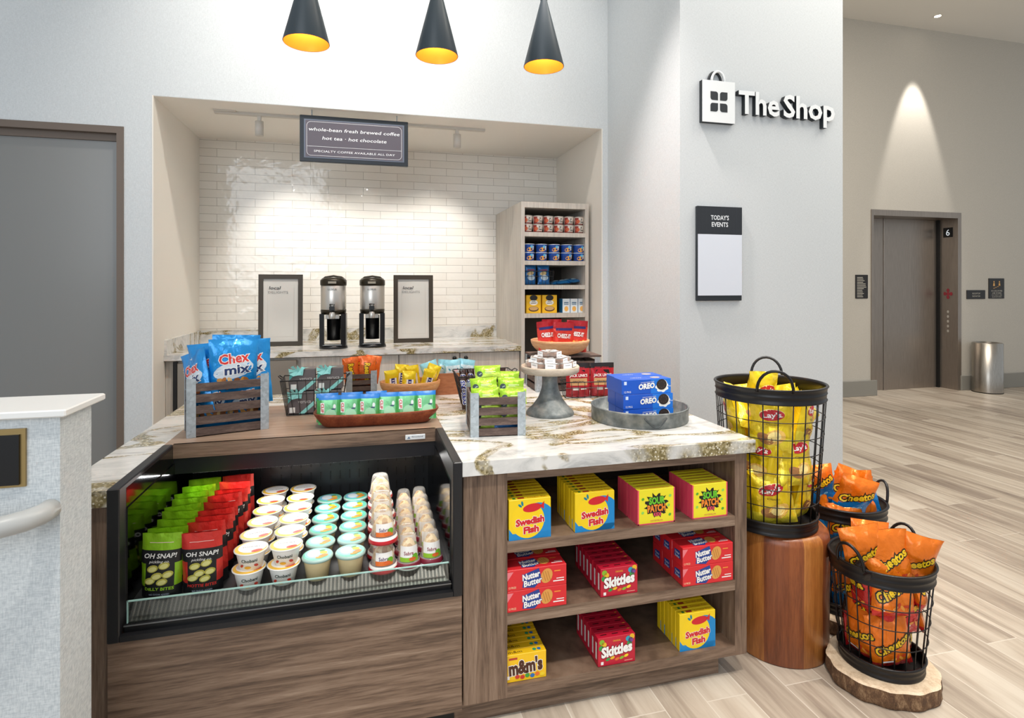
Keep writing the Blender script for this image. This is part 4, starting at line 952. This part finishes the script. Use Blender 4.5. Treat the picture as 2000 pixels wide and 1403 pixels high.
# -- wire basket of brown bars
wirebasket(.285, .21, .26, .20, .165, 'black wire basket full of dark brown candy bars behind the green bar crate', (.575, 2.745, ZC), -.04, 9, 8)
def snick(p, S, w_, h):
    p.txto(S, 'SNICKERS', 0, 0, .020, M('28348c', .4), WHT, h*.72, .0012, .1, .04, .07, -PI/2)
bs = bag('candy_bar', .036, .155, .022, solid(foil('3a2019', .32)), snick, 'candy bar', (61,), crease=.5, nu=8)
for k in range(8):
    bs[0].place((.468+.029*k, 2.665+.012*(k % 2), ZC+.008), (-.10, -.12+.03*k, random.uniform(-.3, .3)), 'dark brown candy bar, %s from left in the front row of the wire basket' % ORD[k].replace('front', 'first'), 'brown candy bars')
for k in range(6):
    bs[0].place((.485+.036*k, 2.77+.012*(k % 2), ZC+.022), (-.05, -.1+.03*k, random.uniform(-.4, .4)), 'dark brown candy bar, %s from left in the rear row of the wire basket' % ORD[k].replace('front', 'first'), 'brown candy bars')
# -- crate of green bars
crate(.214, .252, .172, 4, 'square slatted crate with galvanised corners full of lime green bars', (.523, 2.304, ZC), -.10)
def gb(p, S, w_, h):
    p.ell(S, -w_*.33, -h*.12, .0125, .0125, M('2b3b3c', .4), .0010, n=18).rect(S, -w_*.36, -w_*.25, -h*.15, -h*.09, M('8fa5a0', .4), .0014, rot=.4)
    p.rect(S, -w_*.12, w_*.30, -.001, .0015, M('dff0b0', .4), .0012, 6, 1).rect(S, -w_*.12, w_*.15, -.006, -.004, M('dff0b0', .4), .0012, 6, 1)
lg = bag('snack_bar', .112, .062, .026, lambda u, v, s: foil('94c024', .38) if v > -.2 else foil('b4d048', .38), gb, 'snack bar', (71, 72), crease=.7, nu=16, nv=10)
names = ('front left', 'front right', 'middle left', 'middle right', 'back left, highest', 'back right')
for k, (x, y, z, ry) in enumerate(((.468, 2.215, .125, -.03), (.578, 2.205, .118, .02), (.475, 2.275, .155, -.04), (.585, 2.27, .150, .05), (.505, 2.345, .195, -.01), (.590, 2.36, .165, .03))):
    lg[k % 2].place((x, y, ZC+z), (-.35, ry, -.10), 'lime green wrapped bar standing in the square crate, %s' % names[k])
for k in range(6):
    lg[k % 2].place((.475+.105*(k % 2), 2.225+.0*k, ZC+.016+.036*(k//2)), (-.2, 0, -.1), 'lime green wrapped bar lying low in the square crate, seen between its slats', 'bars low in the square crate')
t_ = bag('snack_bar', .10, .05, .02, solid(foil('1c5b96', .35)), lambda p, S, w_, h: None, 'snack bar', (73,), nu=10, nv=8)[0]
t_.place((.55, 2.205, ZC+.014), (-.3, 0, -.1), 'dark blue wrapped bar at the bottom of the square crate')
# -- cake stand with labelled treats
t = thing('cake_stand', 'mottled zinc pedestal stand with a pale wooden plate', 'cake stand', (.832, 2.508, ZC))
MB().lathe([(.0, 0), (.109, 0), (.110, .006), (.104, .018), (.080, .040), (.055, .075), (.040, .115), (.034, .15), (.034, .175), (.040, .19), (.0, .19)], ZINC, 40).build('pedestal', t)
MB().lathe([(.0, .19), (.125, .19), (.133, .197), (.135, .218), (.130, .224), (.120, .216), (.0, .212)], PALEWOOD, 44).build('plate', t)
def treat():
    t = thing('wrapped_treat', 'x', 'wrapped treat'); MB().box(-.026, .026, -.019, .019, .001, .020, M('8a5a3c', .6), bev=.005).build('brownie', t)
    MB().box(-.030, .030, -.023, .023, 0, .025, PLASTIC, bev=.004).build('clear_wrap', t)
    p = MB(); F_ = lambda a, b, l: (a, -.0235-l, .0125+b); T_ = lambda a, b, l: (a, b, .0252+l)
    for S in (F_, T_): p.rect(S, -.024, .024, -.011, .012, M('ffffff', .4), .0004)
    p.rect(T_, -.008, .004, -.002, .008, M('55575c', .4), .0008).rect(F_, -.014, .014, .002, .004, M('7a7c80', .4), .0008).build('paper_label', t); return Proto(t)
tr = treat(); n = 0
for lay, rad, cnt in ((0, .090, 9), (0, .034, 3), (1, .066, 7), (2, .026, 3)):
    for k in range(cnt):
        a = 2*PI*k/cnt+lay*.4+.3
        tr.place((.832+rad*math.cos(a), 2.508+rad*math.sin(a), ZC+.2125+lay*.0262+(.006 if rad > .07 else 0)), a+PI/2+random.uniform(-.4, .4), 'clear wrapped treat with white label in the %s layer of the cake stand pile' % ('bottom', 'middle', 'top')[lay], 'treats in the %s layer' % ('bottom', 'middle', 'top')[lay]); n += 1
# -- rear crate, bowl of red pouches, jerky
crate(.37, .25, .185, 4, 'slatted crate under the wooden bowl of red pouches', (1.115, 3.145, ZC), -.03)
MB_ = MB().box(-.19, .19, -.13, .13, 0, .010, CRATEWOOD).build('wood_board'); MB_.location = (1.12, 3.15, ZC+.1855); MB_.rotation_euler = (0, 0, -.03)
tag(MB_, 'thin dark board lying across the rear crate', 'board')
bowl('wooden_bowl', .168, .06, .085, BOWLWOOD2, 'wide pale wooden bowl of red cracker pouches on the rear crate', (1.088, 3.10, ZC+.196))
def cheez(p, S, w_, h):
    p.rect(S, -w_*.4, w_*.4, h*.24, h*.32, M('2b2a6b', .4), .001, 4, 1).txto(S, 'CHEEZ-IT', .0, h*.07, .022, WHT, M('8d1420', .4), w_*.66, .0014, 0, .04, .05, -.08)
    for k in range(9): p.ell(S, -w_*.3+w_*.6*(k % 5)/4, -h*.16-.012*(k//5)-.004*(k % 2), .010, .009, M(('f08a2a', 'f4b04a', 'd9622a')[k % 3], .5), .0014+.0002*k, k, n=8)
    p.txt(S, 'ORIGINAL', 0, -h*.34, .006, WHT, w_*.4, .0014)
cr = bag('cracker_pouch', .122, .178, .04, lambda u, v, s: foil('b81f28', .35) if v > .6 else foil('dd3a2c', .35), cheez, 'cracker pouch', (81, 82, 83), crease=.6, pouch=True)
for k, (x, y, z, r, l) in enumerate(((1.000, 3.07, .030, (.05, -.08, .35), 'left'), (1.088, 3.055, .022, (.04, .03, .0), 'centre front'), (1.172, 3.075, .030, (.05, .06, -.15), 'right'), (1.05, 3.125, .034, (0, 0, .1), 'back'))):
    cr[k % 3].place((x, y, ZC+.196+z-.012), r, 'red cracker pouch standing in the wide wooden bowl, %s one' % l)
wirebasket(.29, .27, .10, .08, .085, 'low black wire basket around the two dark red jerky bags', (1.163, 2.845, ZC), -.13, 9, 4)
def jerky(p, S, w_, h):
    p.poly(S, [(-.034, h*.30), (.034, h*.30), (.044, h*.12), (-.044, h*.12)], BLK, .0010); p.txt(S, "JACK LINK'S", 0, h*.14, .014, WHT, w_*.76, .0022, 0, .02)
    p.poly(S, [(-.012, h*.24), (0, h*.20), (.012, h*.24), (0, h*.18)], RED, .0022); p.rect(S, -w_*.36, w_*.36, -h*.16, h*.055, M('c99a68', .5), .0010, 6, 2)
    p.txt(S, 'ORIGINAL', 0, -h*.05, .011, M('2a1a12', .5), w_*.5, .0020, 0, .02).rect(S, -w_*.25, 0, -h*.3, -h*.22, M('d8d5d0', .4), .0014, 3, 1).rect(S, .01, w_*.32, -h*.28, -h*.25, WHT, .0014)
    p.txt(S, 'BEEF JERKY', -.004, h*.37, .006, RED, w_*.6, .0014)
jk = bag('jerky_bag', .128, .175, .045, lambda u, v, s: (M('211a1b', .35) if (v > .66 or (v < -.3 and abs(u) < .0)) else foil('9c1c28', .32) if v < -.35 else foil('c0242f', .32)), jerky, 'jerky bag', (91, 92), crease=.5, pouch=True)
jk[0].place((1.100, 2.850, ZC+.004), (.02, 0, -.10), 'dark red jerky bag, left one half behind the cake stand'); jk[1].place((1.232, 2.838, ZC+.004), (.02, 0, -.13), 'dark red jerky bag, right one behind the blue cookie boxes')
# -- round tray of blue cookie boxes
t = thing('round_tray', 'round galvanised tray holding blue cookie boxes near the worktop corner', 'tray', (1.188, 2.325, ZC))
MB().lathe([(0, 0), (.208, 0), (.211, .003), (.211, .056), (.214, .060), (.210, .064), (.206, .060), (.206, .006), (0, .005)], ZINC, 56).build('tray_body', t)
for q in (-1.72, 1.42):
    h_ = MB(); pts = []
    for i in range(13):
        a = q+(-.22+.44*i/12); rr = .2145+.004*math.sin(PI*i/12); pts.append((rr*math.cos(a), rr*math.sin(a), .046-.036*math.sin(PI*i/12)))
    h_.tube(pts, .0028, M('4d5254', .4, .7), 6).build('handle', t)
for k, (x, y, z) in enumerate(((1.172, 2.245, .006), (1.170, 2.245, .0685), (1.162, 2.247, .131), (1.178, 2.335, .006), (1.174, 2.335, .0685), (1.168, 2.336, .131))):
    orb.place((x, y, ZC+z), -.04+.02*(k % 3), 'blue sandwich cookie box, %s of the %s stack in the round tray' % (('bottom', 'middle', 'top')[k % 3], 'front' if k < 3 else 'rear'))

# ---------------------------------------------------------------- tower shelf goods
def foodcup(kind):
    t = thing('food_cup', 'x', 'food cup')
    if kind == 'noodle':
        rf = lambda z: .036+.009*z/.066; side = M('e6ddd2', .45)
        p = MB().lathe([(0, 0), (.036, 0), (.045, .066)], side, 24); S = cupside(rf)
        p.rect(S, -.052, -.018, .004, .060, M('8c2b26', .45), .0004, 6, 1).rect(S, -.052, .05, .0, .010, M('6d2420', .45), .0006, 14, 1).ell(S, -.022, .030, .016, .016, M('c05a35', .5), .0008, n=12)
        p.txt(S, '7', .006, .042, .020, BLK, .014, .0008, .2, .03).rect(S, .0, .03, .022, .027, BLK, .0008, 3, 1); p.build('cup', t)
        MB().lathe([(.045, .064), (.0475, .064), (.0475, .069), (0, .069)], M('b9b2aa', .3, .4), 24).build('lid', t)
    else:
        rf = lambda z: .043+.006*z/.066
        p = MB().lathe([(0, 0), (.043, 0), (.049, .066)], M('1f4fa5', .4), 24); S = cupside(rf)
        p.ell(S, .0, .024, .026, .017, M('e8a33a', .45), .0006, .2, n=14).ell(S, .016, .046, .015, .012, M('5fb5e0', .4), .0006, n=10).rect(S, .026, .036, .02, .052, WHT, .0008, 2, 1).ell(S, -.03, .04, .010, .012, M('16357a', .4), .0006, n=10); p.build('cup', t)
        MB().lathe([(.049, .064), (.0515, .064), (.0515, .069), (0, .069)], M('d9dde2', .3, .2), 24).build('lid', t)
    return Proto(t)
for kind, n, x0, px, z, desc in (('noodle', 6, 1.312, .0905, 1.938, 'cream noodle cup on top tower shelf'), ('mac', 5, 1.325, .110, 1.704, 'blue pasta cup on second tower shelf')):
    pr = foodcup(kind)
    for k in range(n):
        for j in (0, 1): pr.place((x0+px*k, 4.555, z+.0005+.0695*j), random.uniform(-.1, .1), '%s, %s of stack %s' % (desc, ('lower', 'upper')[j], ('at the left end', 'second from left', 'third from left', 'fourth from left', 'fifth from left', 'at the right end')[k if k < n-1 else 5]))
wirebasket(.26, .235, .16, .14, .115, 'small wire basket holding two blue bags on the tower shelf', (1.405, 4.60, 1.504), 0, 9, 6, .0022)
def bluep(p, S, w_, h):
    p.ell(S, -.005, h*.05, w_*.3, h*.10, M('d9c08a', .5), .001, .2, n=12, rings=2).ell(S, .005, -h*.16, w_*.33, h*.14, M('c8dff0', .5), .0012, n=12, rings=2)
    p.rect(S, -w_*.3, w_*.3, h*.2, h*.26, M('9c3b50', .4), .001, 3, 1)
tb = bag('blue_snack_bag', .105, .165, .035, solid(foil('1f6fb5', .35)), bluep, 'snack bag', (95, 96))
tb[0].place((1.345, 4.58, 1.51), (0, 0, .1), 'blue snack bag, left one in the small tower basket'); tb[1].place((1.462, 4.585, 1.51), (0, 0, -.05), 'blue snack bag, right one in the small tower basket')
tf = bag('blue_snack_bag', .14, .10, .03, solid(foil('2a86cc', .35)), lambda p, S, w_, h: p.ell(S, 0, 0, .03, .02, M('bfe0f2', .4), .001, n=10, rings=2), 'snack bag', (97,))[0]
for k in range(4): tf.place((1.60+.06*k, 4.62-.02*(k % 2), 1.524+.006*k), (-PI/2+.05, 0, .2*k), 'blue snack bag lying flat in the heap on the third tower shelf', 'flat blue bags in the tower')
def cereal(p, F, T, L, R, w_, d, h):
    p.ell(F, 0, .052, .034, .024, BLK, .0004, n=14, clip=(-w_/2, w_/2, -h/2, h/2)).ell(F, 0, .012, .036, .022, M('f2efe6', .4), .0004, n=14).rect(F, -.018, .016, .019, .023, BLK, .0008, rot=.1).rect(F, -.024, .022, .005, .009, BLK, .0008, rot=.1)
    p.ell(F, 0, -.040, .044, .022, M('5a3a20', .5), .0006, n=18).ell(F, 0, -.036, .038, .016, M('c9a06a', .5), .0009, n=18)
def cracker(p, F, T, L, R, w_, d, h):
    p.rect(F, -.02, .02, .022, .030, M('3c6a8c', .4), .0006).rect(F, -.02, .02, .010, .016, M('3c6a8c', .4), .0006).ell(F, 0, -.026, .018, .022, M('f0b45a', .4), .0006, n=14).box(-w_/2-.0005, -w_/2, -d/2, d/2, 0, h, M('2f86c4', .4))
ce = pack_box('cereal_box', .128, .06, .150, 'efb91c', cereal, 'food box'); ck = pack_box('cracker_box', .066, .09, .118, 'e6eef2', cracker, 'food box')
ce.place((1.366, 4.58, 1.2705), .02, 'yellow food box, left one on the fourth tower shelf'); ce.place((1.506, 4.58, 1.2705), .0, 'yellow food box, right one on the fourth tower shelf')
for k in range(3): ck.place((1.655+.070*k, 4.60, 1.2705), 0, 'small white and blue food box, %s on the fourth tower shelf' % ('leftmost', 'middle', 'rightmost')[k])

# ---------------------------------------------------------------- stump, slabs, floor baskets and chip bags
SX0, SY0 = 1.70, 2.06
t = thing('wood_stump', 'tall polished stave built wood stump carrying the yellow bag basket', 'stump', (SX0, SY0, 0))
cuts = [0, 3, 7, 10, 15, 18, 22, 27, 30, 34, 38, 43, 46, 51, 55, 58, 64]
MB().lathe([(.0, 0), (.184, 0), (.188, .006), (.190, .47), (.186, .492), (.176, .502), (.168, .505)], STUMPW[0], 64, fm=lambda i, j: STUMPW[[c_ <= i for c_ in cuts].count(True) % 3]).build('stave_side', t)
MB().lathe([(.170, .504), (.14, .508), (0, .508)], STUMPW[2], 64).build('end_grain_top', t)
def slab(x, y, rz, label):
    t = thing('log_slice', label, 'log slice', (x, y, 0), rz); n = 60
    R_ = lambda i, k=1: .186*(1+.03*math.sin(i*.31)+.018*math.sin(i*1.3+1)+.008*noise.noise(Vector((i*.9, k*3, x))))
    vs = []; 
    for k, (dr, z) in enumerate(((-.006, 0), (.0, .016), (-.003, .044), (-.002, .062))):
        for i in range(n): a = 2*PI*i/n; r = R_(i, k)+dr+.003*noise.noise(Vector((i*1.7, z*90, x*9))); vs.append((1.06*r*math.cos(a), r*math.sin(a), z))
    p = MB().add(vs, [(j*n+i, j*n+(i+1) % n, (j+1)*n+(i+1) % n, (j+1)*n+i) for j in range(3) for i in range(n)]+[tuple(range(n-1, -1, -1))], BARK, True); p.build('bark', t)
    vt = vs[3*n:]+[(x_*.955, y_*.955, .067) for x_, y_, z in vs[3*n:]]
    MB().add(vt, [(i, (i+1) % n, n+(i+1) % n, n+i) for i in range(n)]+[tuple(range(n, 2*n))], SLABWOOD).build('cut_face', t)
slab(1.918, 1.769, .5, 'bark edged log slice under the front basket'); slab(2.10, 2.14, 1.4, 'bark edged log slice under the rear basket')
def basket(x, y, z, rt, rb, h, band, label, hang):
    t = thing('floor_basket', label, 'basket', (x, y, z)); n = 24
    R_ = lambda q: rb+(rt-rb)*q/h
    def ringband(z0, z1, nm_):
        a, b_ = R_(z0)+.002, R_(z1)+.002; pr = [(a+.003, z0), (a+.005, z0+.004), (a+.001, z0+.009), (a*.55+b_*.45, (z0+z1)/2-.004), (a*.5+b_*.5+.003, (z0+z1)/2), (a*.45+b_*.55, (z0+z1)/2+.004), (b_+.001, z1-.009), (b_+.006, z1-.004), (b_+.004, z1), (b_-.004, z1), (b_-.004, z1-.01), (a-.004, z0)]
        MB().lathe(pr+[pr[0]], BLACKS, 56).build(nm_, t)
    ringband(h-band, h, 'rim_band'); ringband(0, band*.85, 'base_band')
    MB().disc(R_(.01), .006, BLACKS, 40).disc(R_(.01), .003, BLACKS, 40, up=False).build('base_plate', t)
    p = MB(); z0, z1 = band*.8, h-band
    for i in range(n):
        a = 2*PI*i/n; wob = .0015*math.sin(i*2.7)
        p.tube([((R_(q)+wob)*math.cos(a), (R_(q)+wob)*math.sin(a), q) for q in (z0, z1)], .0025, BLACKS, 5)
    m_ = max(4, int((z1-z0)/.062))
    for k in range(1, m_):
        q = z0+(z1-z0)*k/m_; p.tube([((R_(q)+.003+.001*math.sin(i*1.9))*math.cos(2*PI*i/48), (R_(q)+.003)*math.sin(2*PI*i/48), q) for i in range(48)], .0019, BLACKS, 5, True)
    p.build('wire_cage', t)
    for a in hang:
        pts = []; wd = .30
        for i in range(15):
            q = PI*i/14; aa = a-wd*math.cos(q); rr = R_(h)+.004+.012*math.sin(q); pts.append((rr*math.cos(aa), rr*math.sin(aa), h-.01+.085*math.sin(q)))
        MB().tube(pts, .0058, BLACKS, 8).build('handle', t)
    return t
B1 = (1.665, 2.075, .509); B2 = (1.918, 1.769, .068); B3 = (2.10, 2.14, .068)
basket(*B1, .215, .178, .585, .062, 'tall black wire basket of yellow chip bags on the wood stump', (-2.15, .95))
basket(*B2, .172, .135, .402, .058, 'black wire basket of orange and red snack bags, front one on a log slice', (.30, 3.3))
basket(*B3, .175, .140, .47, .060, 'black wire basket of blue and orange snack bags, behind the stump', (-.25, 2.9))
def lays(p, S, w_, h):
    p.ell(S, 0, h*.18, w_*.30, h*.085, M('f7e9a0', .35), .0008, .12, n=18, rings=2).ell(S, 0, h*.16, w_*.30, h*.095, M('c01f2b', .35), .0012, .15, n=20, rings=3)
    p.txt(S, "Lay's", 0, h*.165, h*.082, WHT, w_*.44, .0022, .15, .02, .12).txt(S, 'Classic', .004, -h*.0, h*.035, M('5a4a1a', .4), w_*.3, .0014)
    p.ell(S, .015, -h*.22, w_*.26, h*.12, M('e8b858', .45), .0012, .4, n=18, rings=3).ell(S, -.022, -h*.26, w_*.2, h*.09, M('9c6a3a', .5), .0016, -.4, n=16, rings=2).ell(S, .012, -h*.21, w_*.17, h*.08, M('f3d98a', .45), .0020, .4, n=16, rings=2)
ly = bag('chip_bag', .165, .225, .065, lambda u, v, s: foil('e9c815', .3) if v > -.5 else foil('f2dc3a', .3), lays, 'chip bag', (101, 102, 103), crease=1.5, nu=20, nv=26)
def cheetos(blue):
    def fn(p, S, w_, h):
        p.txto(S, 'Cheetos', .0, h*.10 if blue else -h*.02, h*.15, M('f4c81e', .35), BLK, w_*.92, .0016, .1, .035, .09, .45)
        if blue:
            p.txt(S, 'Puffs', .02, -h*.14, h*.05, M('8fe0f2', .35), w_*.28, .0016, .2, .02, .4)
            for k in range(4): p.ell(S, -.01+.018*k, -h*.3+.008*(k % 2), .012, .006, M('e08a2a' if k % 2 else 'f2efe8', .4), .0014, k*.9, n=10)
        else:
            for k in range(5): p.ell(S, .0+.013*k, -h*.3+.007*(k % 2), .012, .005, M('c8401e' if k % 2 else 'f0a040', .4), .0014, k*.9+.4, n=10)
            p.rect(S, -w_*.3, w_*.0, -h*.36, -h*.33, WHT, .0014)
    return fn
OR = foil('f07a16', .32)
co = bag('snack_bag', .145, .195, .055, lambda u, v, s: OR if v > -.72 else foil('d8302a', .3), cheetos(False), 'snack bag', (111, 112, 113), crease=1.4, nu=18, nv=24)
cbl = bag('snack_bag', .15, .205, .058, lambda u, v, s: OR if v > -.02+.35*u else foil('1787d6', .3), cheetos(True), 'snack bag', (121, 122), crease=1.4, nu=18, nv=24)
fh = bag('snack_bag', .145, .195, .055, lambda u, v, s: foil('c81f26', .28) if (v < .35) else foil('20191a', .3), cheetos(False), 'snack bag', (131, 132), crease=1.6, nu=18, nv=24)
def fillring(prs, B, R_, zs, n, tz, label, group, off=0, skip=()):
    c_ = 0
    for li, z in enumerate(zs):
        for k in range(n):
            a = 2*PI*k/n+off+li*.55; r = R_(z)
            if (li, k) in skip: continue
            pr = prs[c_ % len(prs)]; c_ += 1
            pr.place((B[0]+r*math.cos(a), B[1]+r*math.sin(a), B[2]+z), (random.uniform(-.12, .12), random.uniform(-.35, .35), a+PI/2+random.uniform(-.12, .12)),
                     label % ('lowest', 'middle', 'upper')[min(li, 2)], group+(' lowest', ' middle', ' upper')[min(li, 2)])
fillring(ly, B1, lambda z: .122+.03*z, (.035, .19, .33), 5, 0, 'yellow chip bag in the %s layer of the tall basket', 'yellow chip bags', -2.05)
ly[1].place((1.630, 2.11, .509+.40), (.05, .08, .22), 'yellow chip bag standing upright above the rim of the tall basket')
ly[2].place((1.735, 2.06, .509+.37), (-.45, 1.0, -.1), 'yellow chip bag lying on its side at the right rim of the tall basket')
ly[0].place((1.57, 2.04, .509+.39), (-.7, .3, .1), 'yellow chip bag slumped at the left rim of the tall basket')
mixb = [co[0], fh[0], co[1], fh[1]]
fillring(mixb, B2, lambda z: .084+.04*z, (.03, .15, .235), 5, 0, 'orange or red snack bag in the %s layer of the front basket', 'snack bags in the front basket', -1.9)
for k, (x, y, z, r, l) in enumerate(((1.835, 1.742, .335, (.10, -.24, -.45), 'leaning over its left rim'), (1.895, 1.712, .325, (.16, -.12, -.45), 'front centre, left of the tilted one'), (1.962, 1.700, .315, (.16, .22, -.55), 'front right with its logo in full'), (1.91, 1.82, .30, (-.1, .1, -.35), 'at the back'), (1.975, 1.80, .27, (.1, .15, -.9), 'at the right rim'))):
    co[k % 3].place((x, y, B2[2]+z+.012), r, 'orange snack bag sticking out of the front basket, %s' % l)
fillring(cbl, B3, lambda z: .088+.03*z, (.03, .18, .28), 5, 0, 'blue and orange snack bag in the %s layer of the rear basket', 'snack bags in the rear basket', -1.9)
for k, (x, y, z, r, l) in enumerate(((2.045, 2.06, .36, (.08, .25, -.35), 'front one with its logo in full'), (2.185, 2.10, .35, (.05, -.22, -.95), 'tall tilted one at the right'), (2.02, 2.17, .37, (.0, -.2, -.4), 'back left'), (2.10, 2.16, .36, (.0, .35, -.5), 'back centre'))):
    cbl[k % 2].place((x, y, B3[2]+z+.045), r, 'blue and orange snack bag atop the rear basket, %s' % l)
